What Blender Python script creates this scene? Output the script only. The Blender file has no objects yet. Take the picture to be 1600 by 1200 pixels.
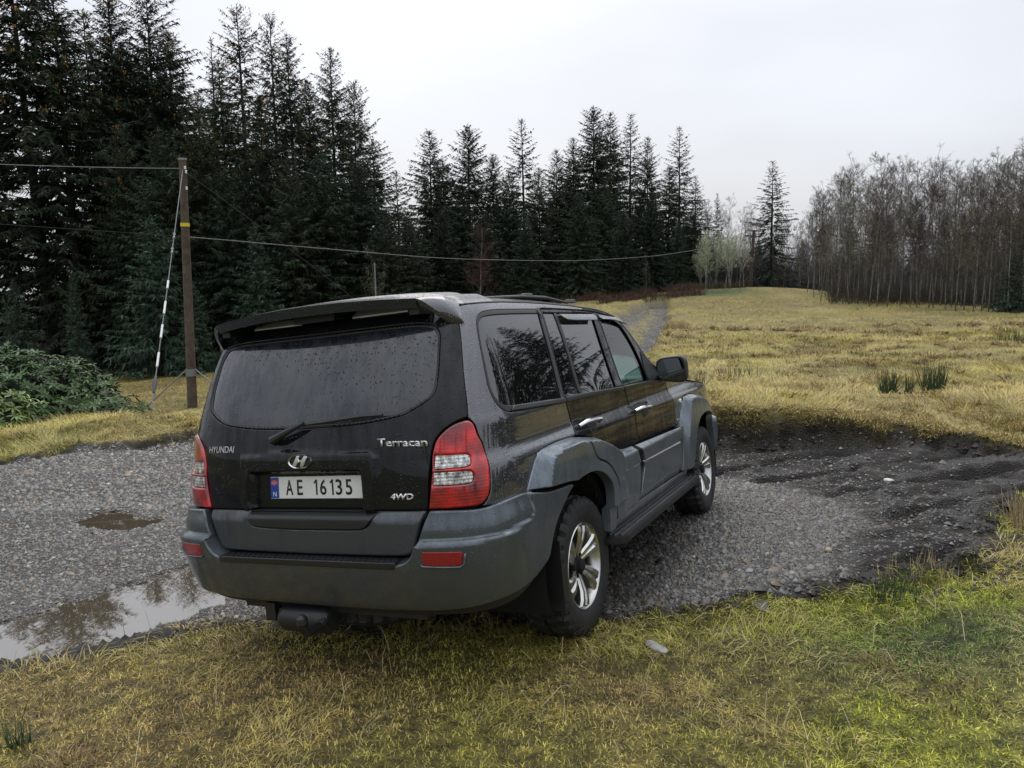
import bpy, bmesh, math, random
import numpy as np
from mathutils import Matrix, Vector
from mathutils.geometry import delaunay_2d_cdt
random.seed(7); RNG = np.random.default_rng(11)
scene = bpy.context.scene
COL = scene.collection
R_ = math.radians

# ------------------------------------------------------------------ camera
FPX = 1238.2                      # focal length in pixels of the 1600 px wide photograph
PITCH = -math.atan(170 / FPX); ROLL = 0.0175
cam_d = bpy.data.cameras.new("camera"); cam = bpy.data.objects.new("camera", cam_d); COL.objects.link(cam)
cam_d.sensor_width = 36.0; cam_d.lens = 36.0 * FPX / 1600.0; cam_d.clip_start = 0.05; cam_d.clip_end = 3000
CAM = np.array([0.0, 0.0, 1.70])
def cam_axes():
    f = np.array([0, math.cos(PITCH), math.sin(PITCH)]); r = np.array([1.0, 0, 0]); d = np.cross(f, r)
    return (r * math.cos(ROLL) + d * math.sin(ROLL), d * math.cos(ROLL) - r * math.sin(ROLL), f)
_r, _d, _f = cam_axes()
cam.matrix_world = Matrix(((_r[0], -_d[0], -_f[0], CAM[0]), (_r[1], -_d[1], -_f[1], CAM[1]), (_r[2], -_d[2], -_f[2], CAM[2]), (0, 0, 0, 1)))
scene.camera = cam

# ------------------------------------------------------------------ light: overcast daylight
SUN_EL, SUN_AZ = R_(48), R_(-4)
world = bpy.data.worlds.new("World"); scene.world = world; world.use_nodes = True
wt = world.node_tree; wn = wt.nodes; wl = wt.links; wn.clear()
out = wn.new("ShaderNodeOutputWorld"); bg = wn.new("ShaderNodeBackground"); bg2 = wn.new("ShaderNodeBackground"); add = wn.new("ShaderNodeAddShader")
sky = wn.new("ShaderNodeTexSky"); sky.sky_type = 'NISHITA'; sky.sun_disc = False
sky.sun_elevation = SUN_EL; sky.sun_rotation = SUN_AZ; sky.air_density = 1.0; sky.dust_density = 4.0
wl.new(sky.outputs[0], bg.inputs[0]); bg.inputs[1].default_value = 0.022
tc = wn.new("ShaderNodeTexCoord"); sep = wn.new("ShaderNodeSeparateXYZ"); wl.new(tc.outputs["Generated"], sep.inputs[0])
rmp = wn.new("ShaderNodeMapRange"); rmp.inputs[1].default_value = 0.0; rmp.inputs[2].default_value = 1.0
rmp.inputs[3].default_value = 0.70; rmp.inputs[4].default_value = 1.75; sq = wn.new("ShaderNodeMath"); sq.operation = 'POWER'; sq.inputs[1].default_value = 1.7; sq.use_clamp = True; wl.new(sep.outputs[2], sq.inputs[0]); wl.new(sq.outputs[0], rmp.inputs[0])
mp = wn.new("ShaderNodeMapping"); mp.inputs["Scale"].default_value = (1.6, 1.6, 4.5); wl.new(tc.outputs["Generated"], mp.inputs[0])
nz = wn.new("ShaderNodeTexNoise"); nz.inputs["Scale"].default_value = 1.1; nz.inputs["Detail"].default_value = 3; wl.new(mp.outputs[0], nz.inputs[0])
cr = wn.new("ShaderNodeMapRange"); cr.inputs[1].default_value = .32; cr.inputs[2].default_value = .7; cr.inputs[3].default_value = 0.88; cr.inputs[4].default_value = 1.12
wl.new(nz.outputs[0], cr.inputs[0])
mul = wn.new("ShaderNodeMath"); mul.operation = 'MULTIPLY'; wl.new(rmp.outputs[0], mul.inputs[0]); wl.new(cr.outputs[0], mul.inputs[1])
bg2.inputs[0].default_value = (0.87, 0.905, 0.975, 1); wl.new(mul.outputs[0], bg2.inputs[1])
wl.new(bg.outputs[0], add.inputs[0]); wl.new(bg2.outputs[0], add.inputs[1]); wl.new(add.outputs[0], out.inputs[0])
sun_d = bpy.data.lights.new("sun", 'SUN'); sun = bpy.data.objects.new("sun", sun_d); COL.objects.link(sun)
sun_d.energy = 0.9; sun_d.angle = R_(45); sun_d.color = (1, .97, .92)
sun.rotation_euler = (R_(90) - SUN_EL, 0, R_(180) - SUN_AZ)
vs = scene.view_settings; vs.view_transform = 'Standard'; vs.look = 'None'; vs.exposure = 0.0; vs.gamma = 1.0; vs.use_curve_mapping = False

# ------------------------------------------------------------------ helpers
def tag(o, label=None, cat=None, group=None, kind=None):
    if label: o['label'] = label
    if cat: o['category'] = cat
    if group: o['group'] = group
    if kind: o['kind'] = kind
    return o
def empty(name, loc=(0, 0, 0), rz=0.0):
    o = bpy.data.objects.new(name, None); COL.objects.link(o); o.location = loc; o.rotation_euler = (0, 0, rz); o.empty_display_size = .2
    return o
def link(name, me, mat=None, parent=None):
    o = bpy.data.objects.new(name, me); COL.objects.link(o)
    if mat is not None and len(me.materials) == 0: me.materials.append(mat)
    if parent is not None: o.parent = parent
    return o
def mesh_np(name, V, F, smooth=False, normals=None, mi=None):
    """mesh from numpy verts and a list/array of faces"""
    me = bpy.data.meshes.new(name); V = np.asarray(V, np.float32)
    if isinstance(F, np.ndarray):
        k = F.shape[1]; n = len(F)
        me.vertices.add(len(V)); me.vertices.foreach_set("co", V.ravel())
        me.loops.add(n * k); me.loops.foreach_set("vertex_index", F.astype(np.int32).ravel())
        me.polygons.add(n); me.polygons.foreach_set("loop_start", np.arange(0, n * k, k, dtype=np.int32))
        me.update(calc_edges=True)
    else:
        me.from_pydata(V.tolist(), [], [list(map(int, f)) for f in F]); me.update()
    if smooth or normals is not None: me.polygons.foreach_set("use_smooth", np.ones(len(me.polygons), bool))
    if mi is not None: me.polygons.foreach_set("material_index", np.asarray(mi, np.int32))
    if normals is not None:
        me.normals_split_custom_set_from_vertices([tuple(v) for v in np.asarray(normals).tolist()])
    return me
class MB:
    """collects simple solids, then becomes one mesh object"""
    def __init__(s): s.V = []; s.F = []; s.n = 0
    def add(s, V, F):
        V = np.asarray(V, float); s.V.append(V); s.F += [[i + s.n for i in f] for f in F]; s.n += len(V)
    def box(s, c, d, M=None, taper=1.0):
        x, y, z = [q / 2 for q in d]
        V = np.array([[-x, -y, -z], [x, -y, -z], [x, y, -z], [-x, y, -z], [-x * taper, -y * taper, z], [x * taper, -y * taper, z], [x * taper, y * taper, z], [-x * taper, y * taper, z]])
        if M is not None: V = V @ np.array(M.to_3x3()).T
        s.add(V + np.array(c), [[3, 2, 1, 0], [4, 5, 6, 7], [0, 1, 5, 4], [1, 2, 6, 5], [2, 3, 7, 6], [3, 0, 4, 7]])
    def tube(s, pts, rad, n=8, cap=True):
        pts = np.asarray(pts, float); rad = np.broadcast_to(rad, (len(pts),)); V = []; a = np.arange(n) / n * 2 * np.pi
        T = np.gradient(pts, axis=0); T /= np.linalg.norm(T, axis=1, keepdims=True) + 1e-9
        up = np.array([0, 0, 1.0]) if abs(T[0][2]) < .9 else np.array([1.0, 0, 0])
        for p, t, r in zip(pts, T, rad):
            u = np.cross(up, t); u /= np.linalg.norm(u) + 1e-9; v = np.cross(t, u); up = v
            V.append(p + r * (np.cos(a)[:, None] * u + np.sin(a)[:, None] * v))
        V = np.concatenate(V); F = []
        for i in range(len(pts) - 1):
            for k in range(n):
                k2 = (k + 1) % n; F.append([i * n + k, i * n + k2, (i + 1) * n + k2, (i + 1) * n + k])
        if cap: F.append(list(range(n))[::-1]); F.append([(len(pts) - 1) * n + k for k in range(n)])
        s.add(V, F)
    def lathe(s, prof, n=48, axis='y', c=(0, 0, 0), close=False):
        """profile of (axial, radius) turned round the axis"""
        a = np.arange(n) / n * 2 * np.pi; V = []
        for ax, r in prof:
            if axis == 'y': V.append(np.stack([r * np.cos(a), np.full(n, ax), r * np.sin(a)], 1))
            else: V.append(np.stack([r * np.cos(a), r * np.sin(a), np.full(n, ax)], 1))
        V = np.concatenate(V) + np.array(c); F = []
        m = len(prof)
        for i in range(m - 1):
            for k in range(n):
                k2 = (k + 1) % n; f = [i * n + k, i * n + k2, (i + 1) * n + k2, (i + 1) * n + k]
                F.append(f if axis == 'z' else f[::-1])
        s.add(V, F)
    def build(s, name, mat, parent=None, smooth=False, bevel=0, auto=True):
        me = mesh_np(name, np.concatenate(s.V), s.F, smooth=smooth)
        if bevel:
            bm = bmesh.new(); bm.from_mesh(me); bmesh.ops.bevel(bm, geom=bm.edges[:], offset=bevel, segments=2, affect='EDGES', profile=.6, clamp_overlap=True); bm.to_mesh(me); bm.free()
        if smooth: me.set_sharp_from_angle(angle=R_(38)) if hasattr(me, 'set_sharp_from_angle') else None
        return link(name, me, mat, parent)

# value noise on numpy arrays
_P = np.random.default_rng(5).random((256, 256)).astype(np.float32)
def vnoise(x, y):
    x = np.asarray(x, float); y = np.asarray(y, float)
    xi = np.floor(x).astype(int); yi = np.floor(y).astype(int); fx = x - xi; fy = y - yi
    fx = fx * fx * (3 - 2 * fx); fy = fy * fy * (3 - 2 * fy)
    g = lambda a, b: _P[a & 255, b & 255]
    return (g(xi, yi) * (1 - fx) + g(xi + 1, yi) * fx) * (1 - fy) + (g(xi, yi + 1) * (1 - fx) + g(xi + 1, yi + 1) * fx) * fy - .5
def fbm(x, y, s=1.0, o=4, g=.5):
    r = 0; a = 1.0
    for i in range(o):
        r = r + a * vnoise(x / s + 17.3 * i, y / s - 9.1 * i); s = s / 2.03; a *= g
    return r
def sst(a, b, x):
    t = np.clip((x - a) / (b - a), 0, 1); return t * t * (3 - 2 * t)
def seg_dist(P, L, closed=True):
    """distance from points P (n,2) to polyline L"""
    L = np.asarray(L, float); A = L if closed else L[:-1]; B = np.roll(L, -1, 0) if closed else L[1:]
    d = np.full(len(P), 1e9)
    for a, b in zip(A, B):
        ab = b - a; l = (ab @ ab) + 1e-12; t = np.clip(((P - a) @ ab) / l, 0, 1)
        q = a + t[:, None] * ab; d = np.minimum(d, np.hypot(P[:, 0] - q[:, 0], P[:, 1] - q[:, 1]))
    return d
def inside(P, L):
    L = np.asarray(L, float); r = np.zeros(len(P), bool); x, y = P[:, 0], P[:, 1]
    A = L; B = np.roll(L, -1, 0)
    for a, b in zip(A, B):
        if a[1] == b[1]: continue
        c = ((a[1] > y) != (b[1] > y)); xx = (b[0] - a[0]) * (y - a[1]) / (b[1] - a[1]) + a[0]
        r ^= c & (x < xx)
    return r
def sdist(P, L):
    """signed distance, positive inside"""
    return np.where(inside(P, L), 1, -1) * seg_dist(P, L)

# ------------------------------------------------------------------ materials
def new_mat(name):
    m = bpy.data.materials.new(name); m.use_nodes = True; nt = m.node_tree
    return m, nt, nt.nodes["Principled BSDF"]
def N(nt, typ, **kw):
    n = nt.nodes.new(typ)
    for k, v in kw.items():
        if k in n.inputs.keys() if isinstance(k, str) else False: n.inputs[k].default_value = v
        else: setattr(n, k, v)
    return n
def ramp(nt, fac, stops, interp='LINEAR'):
    r = nt.nodes.new("ShaderNodeValToRGB"); r.color_ramp.interpolation = interp
    e = r.color_ramp.elements
    while len(e) < len(stops): e.new(.5)
    for q, (p, c) in zip(e, stops): q.position = p; q.color = (c[0], c[1], c[2], 1) if len(c) >= 3 else (c[0],) * 3 + (1,)
    if fac is not None: nt.links.new(fac, r.inputs[0])
    return r
def noise(nt, scale, detail=3, coord='Object', rough=.5, vec=None, scl=None):
    t = nt.nodes.new("ShaderNodeTexCoord") if vec is None else None
    v = t.outputs[coord] if vec is None else vec
    if scl:
        m = nt.nodes.new("ShaderNodeMapping"); m.inputs["Scale"].default_value = scl; nt.links.new(v, m.inputs[0]); v = m.outputs[0]
    n = nt.nodes.new("ShaderNodeTexNoise"); n.inputs["Scale"].default_value = scale; n.inputs["Detail"].default_value = detail; n.inputs["Roughness"].default_value = rough
    nt.links.new(v, n.inputs["Vector"]); return n
def simple(name, col, rough=.5, metal=0.0, coat=0.0, spec=.5, var=0.0, vs_=8.0, bump=0.0, bs=40.0, coat_r=.05):
    m, nt, b = new_mat(name)
    b.inputs["Base Color"].default_value = (*col, 1); b.inputs["Roughness"].default_value = rough; b.inputs["Metallic"].default_value = metal
    b.inputs["Coat Weight"].default_value = coat; b.inputs["Coat Roughness"].default_value = coat_r; b.inputs["Specular IOR Level"].default_value = spec
    if var:
        n = noise(nt, vs_, 5); r = ramp(nt, n.outputs[0], [(.3, [c * (1 - var) for c in col]), (.7, [c * (1 + var) for c in col])]); nt.links.new(r.outputs[0], b.inputs["Base Color"])
    if bump:
        n = noise(nt, bs, 4); bp = nt.nodes.new("ShaderNodeBump"); bp.inputs["Strength"].default_value = bump; bp.inputs["Distance"].default_value = .01
        nt.links.new(n.outputs[0], bp.inputs["Height"]); nt.links.new(bp.outputs[0], b.inputs["Normal"])
    return m
# ================================================================== the car
# ---- body shell of the car: every panel lies on one wrapped surface P(t, z) (t runs from the
# middle of the tail round the corner and forward along the side; metres)
X1=-0.40; X2=2.2
def pch(xs,ys):
    xs=np.array(xs,float); ys=np.array(ys,float)
    h=np.diff(xs); d=np.diff(ys)/h
    m=np.zeros_like(ys); m[1:-1]=np.where(d[:-1]*d[1:]>0, 2*d[:-1]*d[1:]/(d[:-1]+d[1:]+1e-12), 0); m[0]=d[0]; m[-1]=d[-1]
    def f(x):
        x=np.clip(x,xs[0],xs[-1]); i=np.clip(np.searchsorted(xs,x)-1,0,len(h)-1)
        s=(x-xs[i])/h[i]
        return ys[i]*(2*s**3-3*s**2+1)+h[i]*m[i]*(s**3-2*s**2+s)+ys[i+1]*(-2*s**3+3*s**2)+h[i]*m[i+1]*(s**3-s**2)
    return f
Wz=pch([.25,.38,.50,.70,.95,1.03,1.06,1.10,1.16,1.22,1.26,1.69,1.74,1.80],
       [.83,.88,.893,.898,.901,.899,.889,.868,.866,.867,.856,.742,.715,.64])
XRz=pch([.30,.50,.72,.88,1.10,1.27,1.45,1.62,1.72,1.80],
        [-.97,-1.01,-1.035,-1.035,-1.02,-.99,-.93,-.855,-.79,-.70])
XFz=pch([.30,.50,.70,.90,1.0,1.1,1.8],[3.40,3.50,3.55,3.50,3.44,3.3,3.0])
NR=5.8; NF=5.0
def _tab(n,a,b):
    ph=np.linspace(0,np.pi/2,2001)
    r=((np.cos(ph)/a)**n+(np.sin(ph)/b)**n)**(-1/n)
    x=r*np.cos(ph); y=r*np.sin(ph)
    s=np.concatenate([[0],np.cumsum(np.hypot(np.diff(x),np.diff(y)))])
    return ph,s
_pr,_sr=_tab(NR,.62,.88); T1=float(_sr[-1])
_pf,_sf=_tab(NF,1.3,.88); T2=T1+(X2-X1); T3=T2+float(_sf[-1])
def base(t,z):
    t=np.asarray(t,float); z=np.asarray(z,float); t,z=np.broadcast_arrays(t,z)
    sg=np.where(t<0,-1.,1.); t=np.abs(t)
    W=Wz(z)
    ph=np.interp(t,_sr,_pr); D=X1-XRz(z)
    r=((np.cos(ph)/D)**NR+(np.sin(ph)/W)**NR)**(-1/NR)
    xr=X1-r*np.cos(ph); yr=r*np.sin(ph)
    ph2=np.interp(T3-t,_sf,_pf); D2=XFz(z)-X2
    r2=((np.cos(ph2)/D2)**NF+(np.sin(ph2)/W)**NF)**(-1/NF)
    x=np.where(t<=T1,xr,np.where(t<=T2,X1+t-T1,X2+r2*np.cos(ph2)))
    y=np.where(t<=T1,yr,np.where(t<=T2,W,r2*np.sin(ph2)))
    return np.stack([x,-sg*y,z],-1)     # t>0 : the car's right side (y<0)
def normal(t,z,f=base,e=.004):
    a=f(t+e,z)-f(t-e,z); b=f(t,z+e)-f(t,z-e)
    n=np.cross(a,b); n/=np.linalg.norm(n,axis=-1,keepdims=True)+1e-12
    return n
# ================================================================== ground
GRAVEL = np.array([(-30, 1.0), (-7, 2.0), (-3.76, 3.85), (-2.95, 3.98), (-2.5, 4.10), (-2.22, 4.30), (-1.83, 4.50), (-1.2, 4.50), (-.5, 4.35), (.40, 4.12), (.68, 4.12), (1.22, 4.19), (1.82, 4.32), (2.51, 4.42), (2.95, 4.75), (3.35, 5.4), (3.9, 5.95), (4.9, 6.2), (9, 6.1), (14, 6.6), (14, 7.6),
                   (9.5, 7.6), (5.6, 7.0), (4.95, 7.35), (4.71, 7.95), (4.27, 8.65), (3.68, 8.95), (2.83, 9.07), (2.40, 9.45), (2.05, 9.9), (1.95, 11.5), (2.45, 15.0), (3.30, 19.0), (5.15, 26.56), (8.1, 40.5), (8.7, 44.5), (7.7, 45), (6.3, 41), (4.9, 34.5), (2.7, 26), (.9, 18), (-.6, 13), (-1.6, 11.2), (-4.24, 10.3), (-5.37, 9.9), (-6.0, 9.5), (-7.4, 8.1), (-12, 6.5), (-30, 4)])
MUD = np.array([(2.2, 9.5), (2.85, 9.0), (3.7, 8.9), (4.27, 8.6), (4.7, 7.9), (5.0, 7.3), (6.5, 6.9), (9.5, 7.5), (9.5, 6.1), (4.9, 6.2), (3.9, 5.9), (3.35, 5.35), (2.95, 4.7), (2.51, 4.4), (1.95, 4.34), (2.0, 4.9), (2.5, 5.5), (2.7, 6.3), (2.4, 7.2), (1.9, 8.0), (1.8, 9.0)])
PUD1 = np.array([(-3.60, 3.70), (-3.05, 4.04), (-2.90, 4.26), (-2.77, 4.45), (-2.66, 4.40), (-2.46, 4.47), (-2.33, 4.66), (-2.14, 4.85), (-1.98, 5.05), (-2.06, 5.2), (-1.85, 5.35), (-2.0, 5.55), (-2.45, 5.72), (-2.62, 5.44), (-2.90, 5.17), (-3.10, 4.88), (-3.25, 4.65), (-3.62, 4.2), (-4.3, 3.7), (-4.4, 3.2), (-4.0, 3.2)])
PUD2 = np.array([(-3.92, 6.86), (-3.90, 7.10), (-3.70, 7.24), (-3.55, 7.14), (-3.52, 7.02), (-3.22, 6.92), (-3.26, 6.72), (-3.48, 6.66), (-3.70, 6.72)])
WL1, WL2 = -.435, -.432
def car_plane(x, y): return .155 + .08 * x - .0882 * y
def height(x, y, fine=True):
    x = np.asarray(x, float); y = np.asarray(y, float); P = np.stack([x.ravel(), y.ravel()], 1)
    w = .10 * fbm(x, y, .9, 3) ; Pw = P + np.stack([fbm(x, y, .5, 4).ravel() * .26, fbm(x + 40, y, .5, 4).ravel() * .26], 1) * np.clip(P[:, 1:2] / 8, .35, 1.5)
    sg = sdist(Pw, GRAVEL).reshape(x.shape); sm = sdist(Pw, MUD).reshape(x.shape)
    # outer land: verge in front, field to the right and far, hollow to the left
    verge = -.05 - .030 * y + .03 * np.clip(x, -6, 6) * np.where(x < 0, 1, .6)
    verge = verge + .05 * fbm(x, y, 1.3, 3) + .11 * np.exp(-((x - 3.2) ** 2 / 1.2 + (y - 3.9) ** 2 / .35)) + .09 * np.exp(-((x - 2.4) ** 2 / .8 + (y - 3.1) ** 2 / .5)) + .05 * np.exp(-((x + 1.0) ** 2 / 3 + (y - 3.0) ** 2 / .3))
    field = -.05 + .16 * fbm(x, y, 6.0, 4) + .035 * fbm(x, y, .9, 3) + .75 * np.exp(-((x - 14.5) ** 2 / 60 + (y - 50) ** 2 / 90)) + .12 * np.exp(-(y - 10.2) ** 2 / 1.2) * sst(1, 3, x)
    field = field - .5 * sst(48, 75, y) * sst(12, -5, x) - .018 * np.clip(x - 18, 0, 40)
    mound = -.42 + .10 * np.exp(-((y - 11.4) / 1.2) ** 2) + .05 * fbm(x, y, 1.5, 3) + .07 * sst(-6.5, -3.5, x)
    hol = -2.5 - .95 * sst(22, 62, y) + .18 * fbm(x, y, 5, 3) - .6 * sst(-10, -30, x)
    rw = sst(11.9, 18.0, y + .12 * (x + 5))
    left = mound * (1 - rw) + hol * rw
    # boundary between the left hollow and the drive/field on the right
    bx = np.interp(y, [0, 10, 14, 20, 30, 45, 80], [-1.5, -1.5, -1.6, -.5, 1.0, 3.5, 4.0]); lw = sst(bx, bx - np.interp(y, [0, 12, 20, 40], [.8, 1.2, 3.5, 6]), x)
    far = field * (1 - lw) + left * lw
    fw = sst(5.4, 7.2, y + .10 * x)
    out = verge * (1 - fw) + far * fw
    # gravel floor follows the four wheels of the car, then levels out
    cp = car_plane(x, y); fl = -.425 + .02 * fbm(x, y, 2.5, 2); k = .06
    floor = np.where(x < -1.2, fl, np.maximum(cp, fl)); wv = sst(-2.2, -.7, x); floor = fl * (1 - wv) + np.maximum(cp, fl) * wv
    road = np.interp(y, [0, 10, 20, 30, 41, 60], [-.42, -.42, -.40, -.38, -.30, -.30]); rwy = sst(9.5, 13, y); floor = floor * (1 - rwy) + road * rwy
    bank = np.where(P[:, 1].reshape(x.shape) > 6, .16, .30) ; s = sst(-bank, .10, sg)
    z = out * (1 - s) + floor * s
    if fine:
        z = z + (.012 * fbm(x, y, .35, 3) + .004 * fbm(x, y, .06, 2)) * (sg > 0)
        # mud: ruts in long sweeps, clods along the bank
        ms = sst(-.15, .25, sm); ang = .35; u = x * math.cos(ang) + y * math.sin(ang); v = -x * math.sin(ang) + y * math.cos(ang)
        vv_ = v + .10 * (u - 5) ** 2 * .35 + .25 * fbm(u, v, 1.6, 2); rut = .045 * fbm(u * .45, v * 1.5, .40, 5) - .075 * sst(.25, .9, np.sin(vv_ * 7.5)) * (1 + 1.2 * fbm(u, v, .7, 3))
        z = z + ms * rut * 1.25 + ms * .045 * fbm(x, y, .14, 4)
        eb = np.exp(-((sg + .02) / .14) ** 2); z = z + eb * (.13 * fbm(x, y, .18, 3) + .04 * fbm(x, y, .05, 2)) * (np.abs(y) < 14)
        # potholes holding water
        for PD, wl, dep in ((PUD1, WL1, .07), (PUD2, WL2, .05)):
            q = P + np.stack([fbm(x, y, .16, 3).ravel(), fbm(x + 9, y, .16, 3).ravel()], 1) * .10
            near = (P[:, 0] > PD[:, 0].min() - 1) & (P[:, 0] < PD[:, 0].max() + 1) & (P[:, 1] > PD[:, 1].min() - 1) & (P[:, 1] < PD[:, 1].max() + 1)
            sp_ = np.full(len(P), -1.0); sp_[near] = sdist(q[near], PD); sp_ = sp_.reshape(x.shape)
            t = sst(-.10, .12, sp_); z = z * (1 - t) + np.minimum(z, wl - dep) * t
            lip_ = (sp_ <= 0) & (sp_ > -.35); z = np.where(lip_, np.maximum(z, wl + .004 + .012 * vnoise(x * 9, y * 9)), z) if False else z
    return z, sg, sm
def axis(lo, flo, fhi, hi, st, g=1.045):
    a = [flo]; s = st
    while a[-1] > lo: s *= g; a.append(a[-1] - s)
    b = list(np.arange(flo, fhi, st)); c = [b[-1] + st]; s = st
    while c[-1] < hi: s *= g; c.append(c[-1] + s)
    return np.array(a[::-1][:-1] + b + c)
gx = axis(-260, -5.0, 5.2, 260, .032); gy = axis(-120, 2.5, 9.6, 420, .029)
X, Y = np.meshgrid(gx, gy); Z, SG, SM = height(X, Y)
nyy, nxx = X.shape; ii, jj = np.meshgrid(np.arange(nyy - 1), np.arange(nxx - 1), indexing='ij'); a_ = ii * nxx + jj
me = mesh_np("ground", np.stack([X, Y, Z], -1).reshape(-1, 3), np.stack([a_, a_ + 1, a_ + nxx + 1, a_ + nxx], -1).reshape(-1, 4), smooth=True)
def add_col(me, name, C):
    at = me.color_attributes.new(name, 'FLOAT_COLOR', 'POINT'); C = np.asarray(C, np.float32)
    if C.shape[1] == 3: C = np.concatenate([C, np.ones((len(C), 1), np.float32)], 1)
    at.data.foreach_set("color", C.ravel())
def grass_colour(x, y, rng=None):
    """field and verge tint: straw, olive, moss, dead brown"""
    straw = np.array([.45, .360, .120]); olive = np.array([.235, .205, .034]); moss = np.array([.225, .245, .020]); brown = np.array([.190, .125, .055]); green = np.array([.055, .105, .022])
    hf = (1 + .55 * np.clip(fbm(x, y, .055, 2) * 2, -.8, .8))[..., None]
    n1 = fbm(x, y, 1.6, 4) * 2; n2 = fbm(x + 31, y - 7, .7, 4) * 2; n3 = fbm(x - 13, y + 5, 3.2, 3) * 2
    far = sst(6.5, 9, y)[..., None]
    a = sst(-.22, .55, n1)[..., None]; b = sst(.05, .5, n2)[..., None]; c = sst(.1, .8, n3)[..., None]
    vc = moss * (1 - a) + (straw * .30 + olive * .58) * a; vc = vc * (1 - b * .5) + brown * b * .5
    # browner, flattened strip along the car, mossy to the right
    s = sst(1.2, -.4, np.abs(x + .3) - 1.2)[..., None] * .5; vc = vc * (1 - s) + (brown * .9 + olive * .2) * s
    g = (np.exp(-(((x - 2.0) / .75) ** 2 + ((y - 3.55) / .38) ** 2)) + .8 * np.exp(-(((x - 3.0) / .5) ** 2 + ((y - 3.2) / .4) ** 2)))[..., None] * .9; vc = vc * (1 - g) + np.array([.055, .095, .016]) * g
    g2 = np.exp(-(((x - 2.3) / .4) ** 2 + ((y - 2.7) / .5) ** 2))[..., None] * .8; vc = vc * (1 - g2) + np.array([.36, .28, .14]) * g2
    fc = straw * (1 - a * .55) + olive * a * .9; fc = fc * (1 - c * .35) + np.array([.25, .165, .06]) * c * .35
    fc = fc * (1 - b * .35) + green * b * .35 * (1 - c) + olive * b * .35 * c
    gf = (np.exp(-(((x - 12.0) / 2.2) ** 2 + ((y - 46) / 2.5) ** 2)))[..., None]; fc = fc * (1 - gf) + green * 1.3 * gf
    hl = (sst(13, 22, y) * sst(0, -5, x))[..., None] * .45; fc = fc * (1 - hl) + np.array([.20, .15, .035]) * hl
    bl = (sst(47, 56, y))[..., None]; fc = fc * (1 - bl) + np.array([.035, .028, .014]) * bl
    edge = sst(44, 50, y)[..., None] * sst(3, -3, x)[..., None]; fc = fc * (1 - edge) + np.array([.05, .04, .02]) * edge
    vc = vc * hf; fc = fc * (.75 + .25 * hf) * (1 + .16 * np.clip(fbm(x, y, .8, 3) * 2, -1, 1))[..., None]
    return np.clip(vc * (1 - far) + fc * far, .003, .8)
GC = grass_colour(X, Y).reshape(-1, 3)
gm = sst(-.03, .05, SG + .25 * fbm(X, Y, .5, 3) * sst(11, 14, Y)) * (1 - .75 * sst(.62, .80, SG + .5 * fbm(X, Y, .6, 3)) * sst(11, 14, Y) * (Y < 45)); mm = np.maximum(sst(-.1, .3, SM), np.exp(-((SG + .03) / .10) ** 2) * (Y < 14)); mm = np.maximum(mm, np.exp(-((SG + .17) / .26) ** 2) * sst(-.5, -1.0, X) * (Y < 5.4))
rd = sst(11, 16, Y) * gm
_a = .35; _u = X * math.cos(_a) + Y * math.sin(_a); _v = -X * math.sin(_a) + Y * math.cos(_a); _vv = _v + .035 * (_u - 5) ** 2 + .25 * fbm(_u, _v, 1.6, 2)
rutm = np.clip(sst(.1, .9, np.sin(_vv * 7.5)) * .8 + .5 * fbm(_u * .5, _v * 1.6, .35, 4), 0, 1)
mm = np.maximum(mm, sst(1.25, .8, np.abs(X + .35)) * sst(3.75, 4.0, Y + .45 * X * 0) * sst(5.4, 5.0, Y) * .9)  # mud tone laid under the car, standing in for its shadow
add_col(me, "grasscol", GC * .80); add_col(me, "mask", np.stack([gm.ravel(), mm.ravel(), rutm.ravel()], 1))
M_ground, nt, b = new_mat("ground"); L = nt.links
at = nt.nodes.new("ShaderNodeAttribute"); at.attribute_name = "mask"; ag = nt.nodes.new("ShaderNodeAttribute"); ag.attribute_name = "grasscol"
sp3 = nt.nodes.new("ShaderNodeSeparateColor"); L.new(at.outputs["Color"], sp3.inputs[0])
tcg = nt.nodes.new("ShaderNodeTexCoord"); oc = tcg.outputs["Object"]
vo = nt.nodes.new("ShaderNodeTexVoronoi"); vo.inputs["Scale"].default_value = 60; L.new(oc, vo.inputs["Vector"])
svo = nt.nodes.new("ShaderNodeSeparateColor"); L.new(vo.outputs["Color"], svo.inputs[0])
grc = ramp(nt, svo.outputs[0], [(0, (.05, .047, .043)), (.35, (.105, .10, .092)), (.7, (.15, .143, .133)), (.86, (.16, .12, .08)), (1, (.26, .26, .25))])
bign = noise(nt, 1.3, 5, vec=oc); bgr = ramp(nt, bign.outputs[0], [(.35, (.55, .55, .56)), (.65, (1, 1, 1))])
gmul = nt.nodes.new("ShaderNodeMix"); gmul.data_type = 'RGBA'; gmul.blend_type = 'MULTIPLY'; gmul.inputs[0].default_value = 1; L.new(grc.outputs[0], gmul.inputs[6]); L.new(bgr.outputs[0], gmul.inputs[7])
n1 = noise(nt, 26, 6, vec=oc, rough=.7); gn = ramp(nt, n1.outputs[0], [(.3, (.16, .15, .13)), (.5, (.8, .8, .8)), (.72, (1.5, 1.45, 1.3))])
gr2 = nt.nodes.new("ShaderNodeMix"); gr2.data_type = 'RGBA'; gr2.blend_type = 'MULTIPLY'; gr2.inputs[0].default_value = 1; L.new(ag.outputs["Color"], gr2.inputs[6]); L.new(gn.outputs[0], gr2.inputs[7])
mxa = nt.nodes.new("ShaderNodeMix"); mxa.data_type = 'RGBA'; L.new(sp3.outputs[0], mxa.inputs[0]); L.new(gr2.outputs[2], mxa.inputs[6]); L.new(gmul.outputs[2], mxa.inputs[7])
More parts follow.
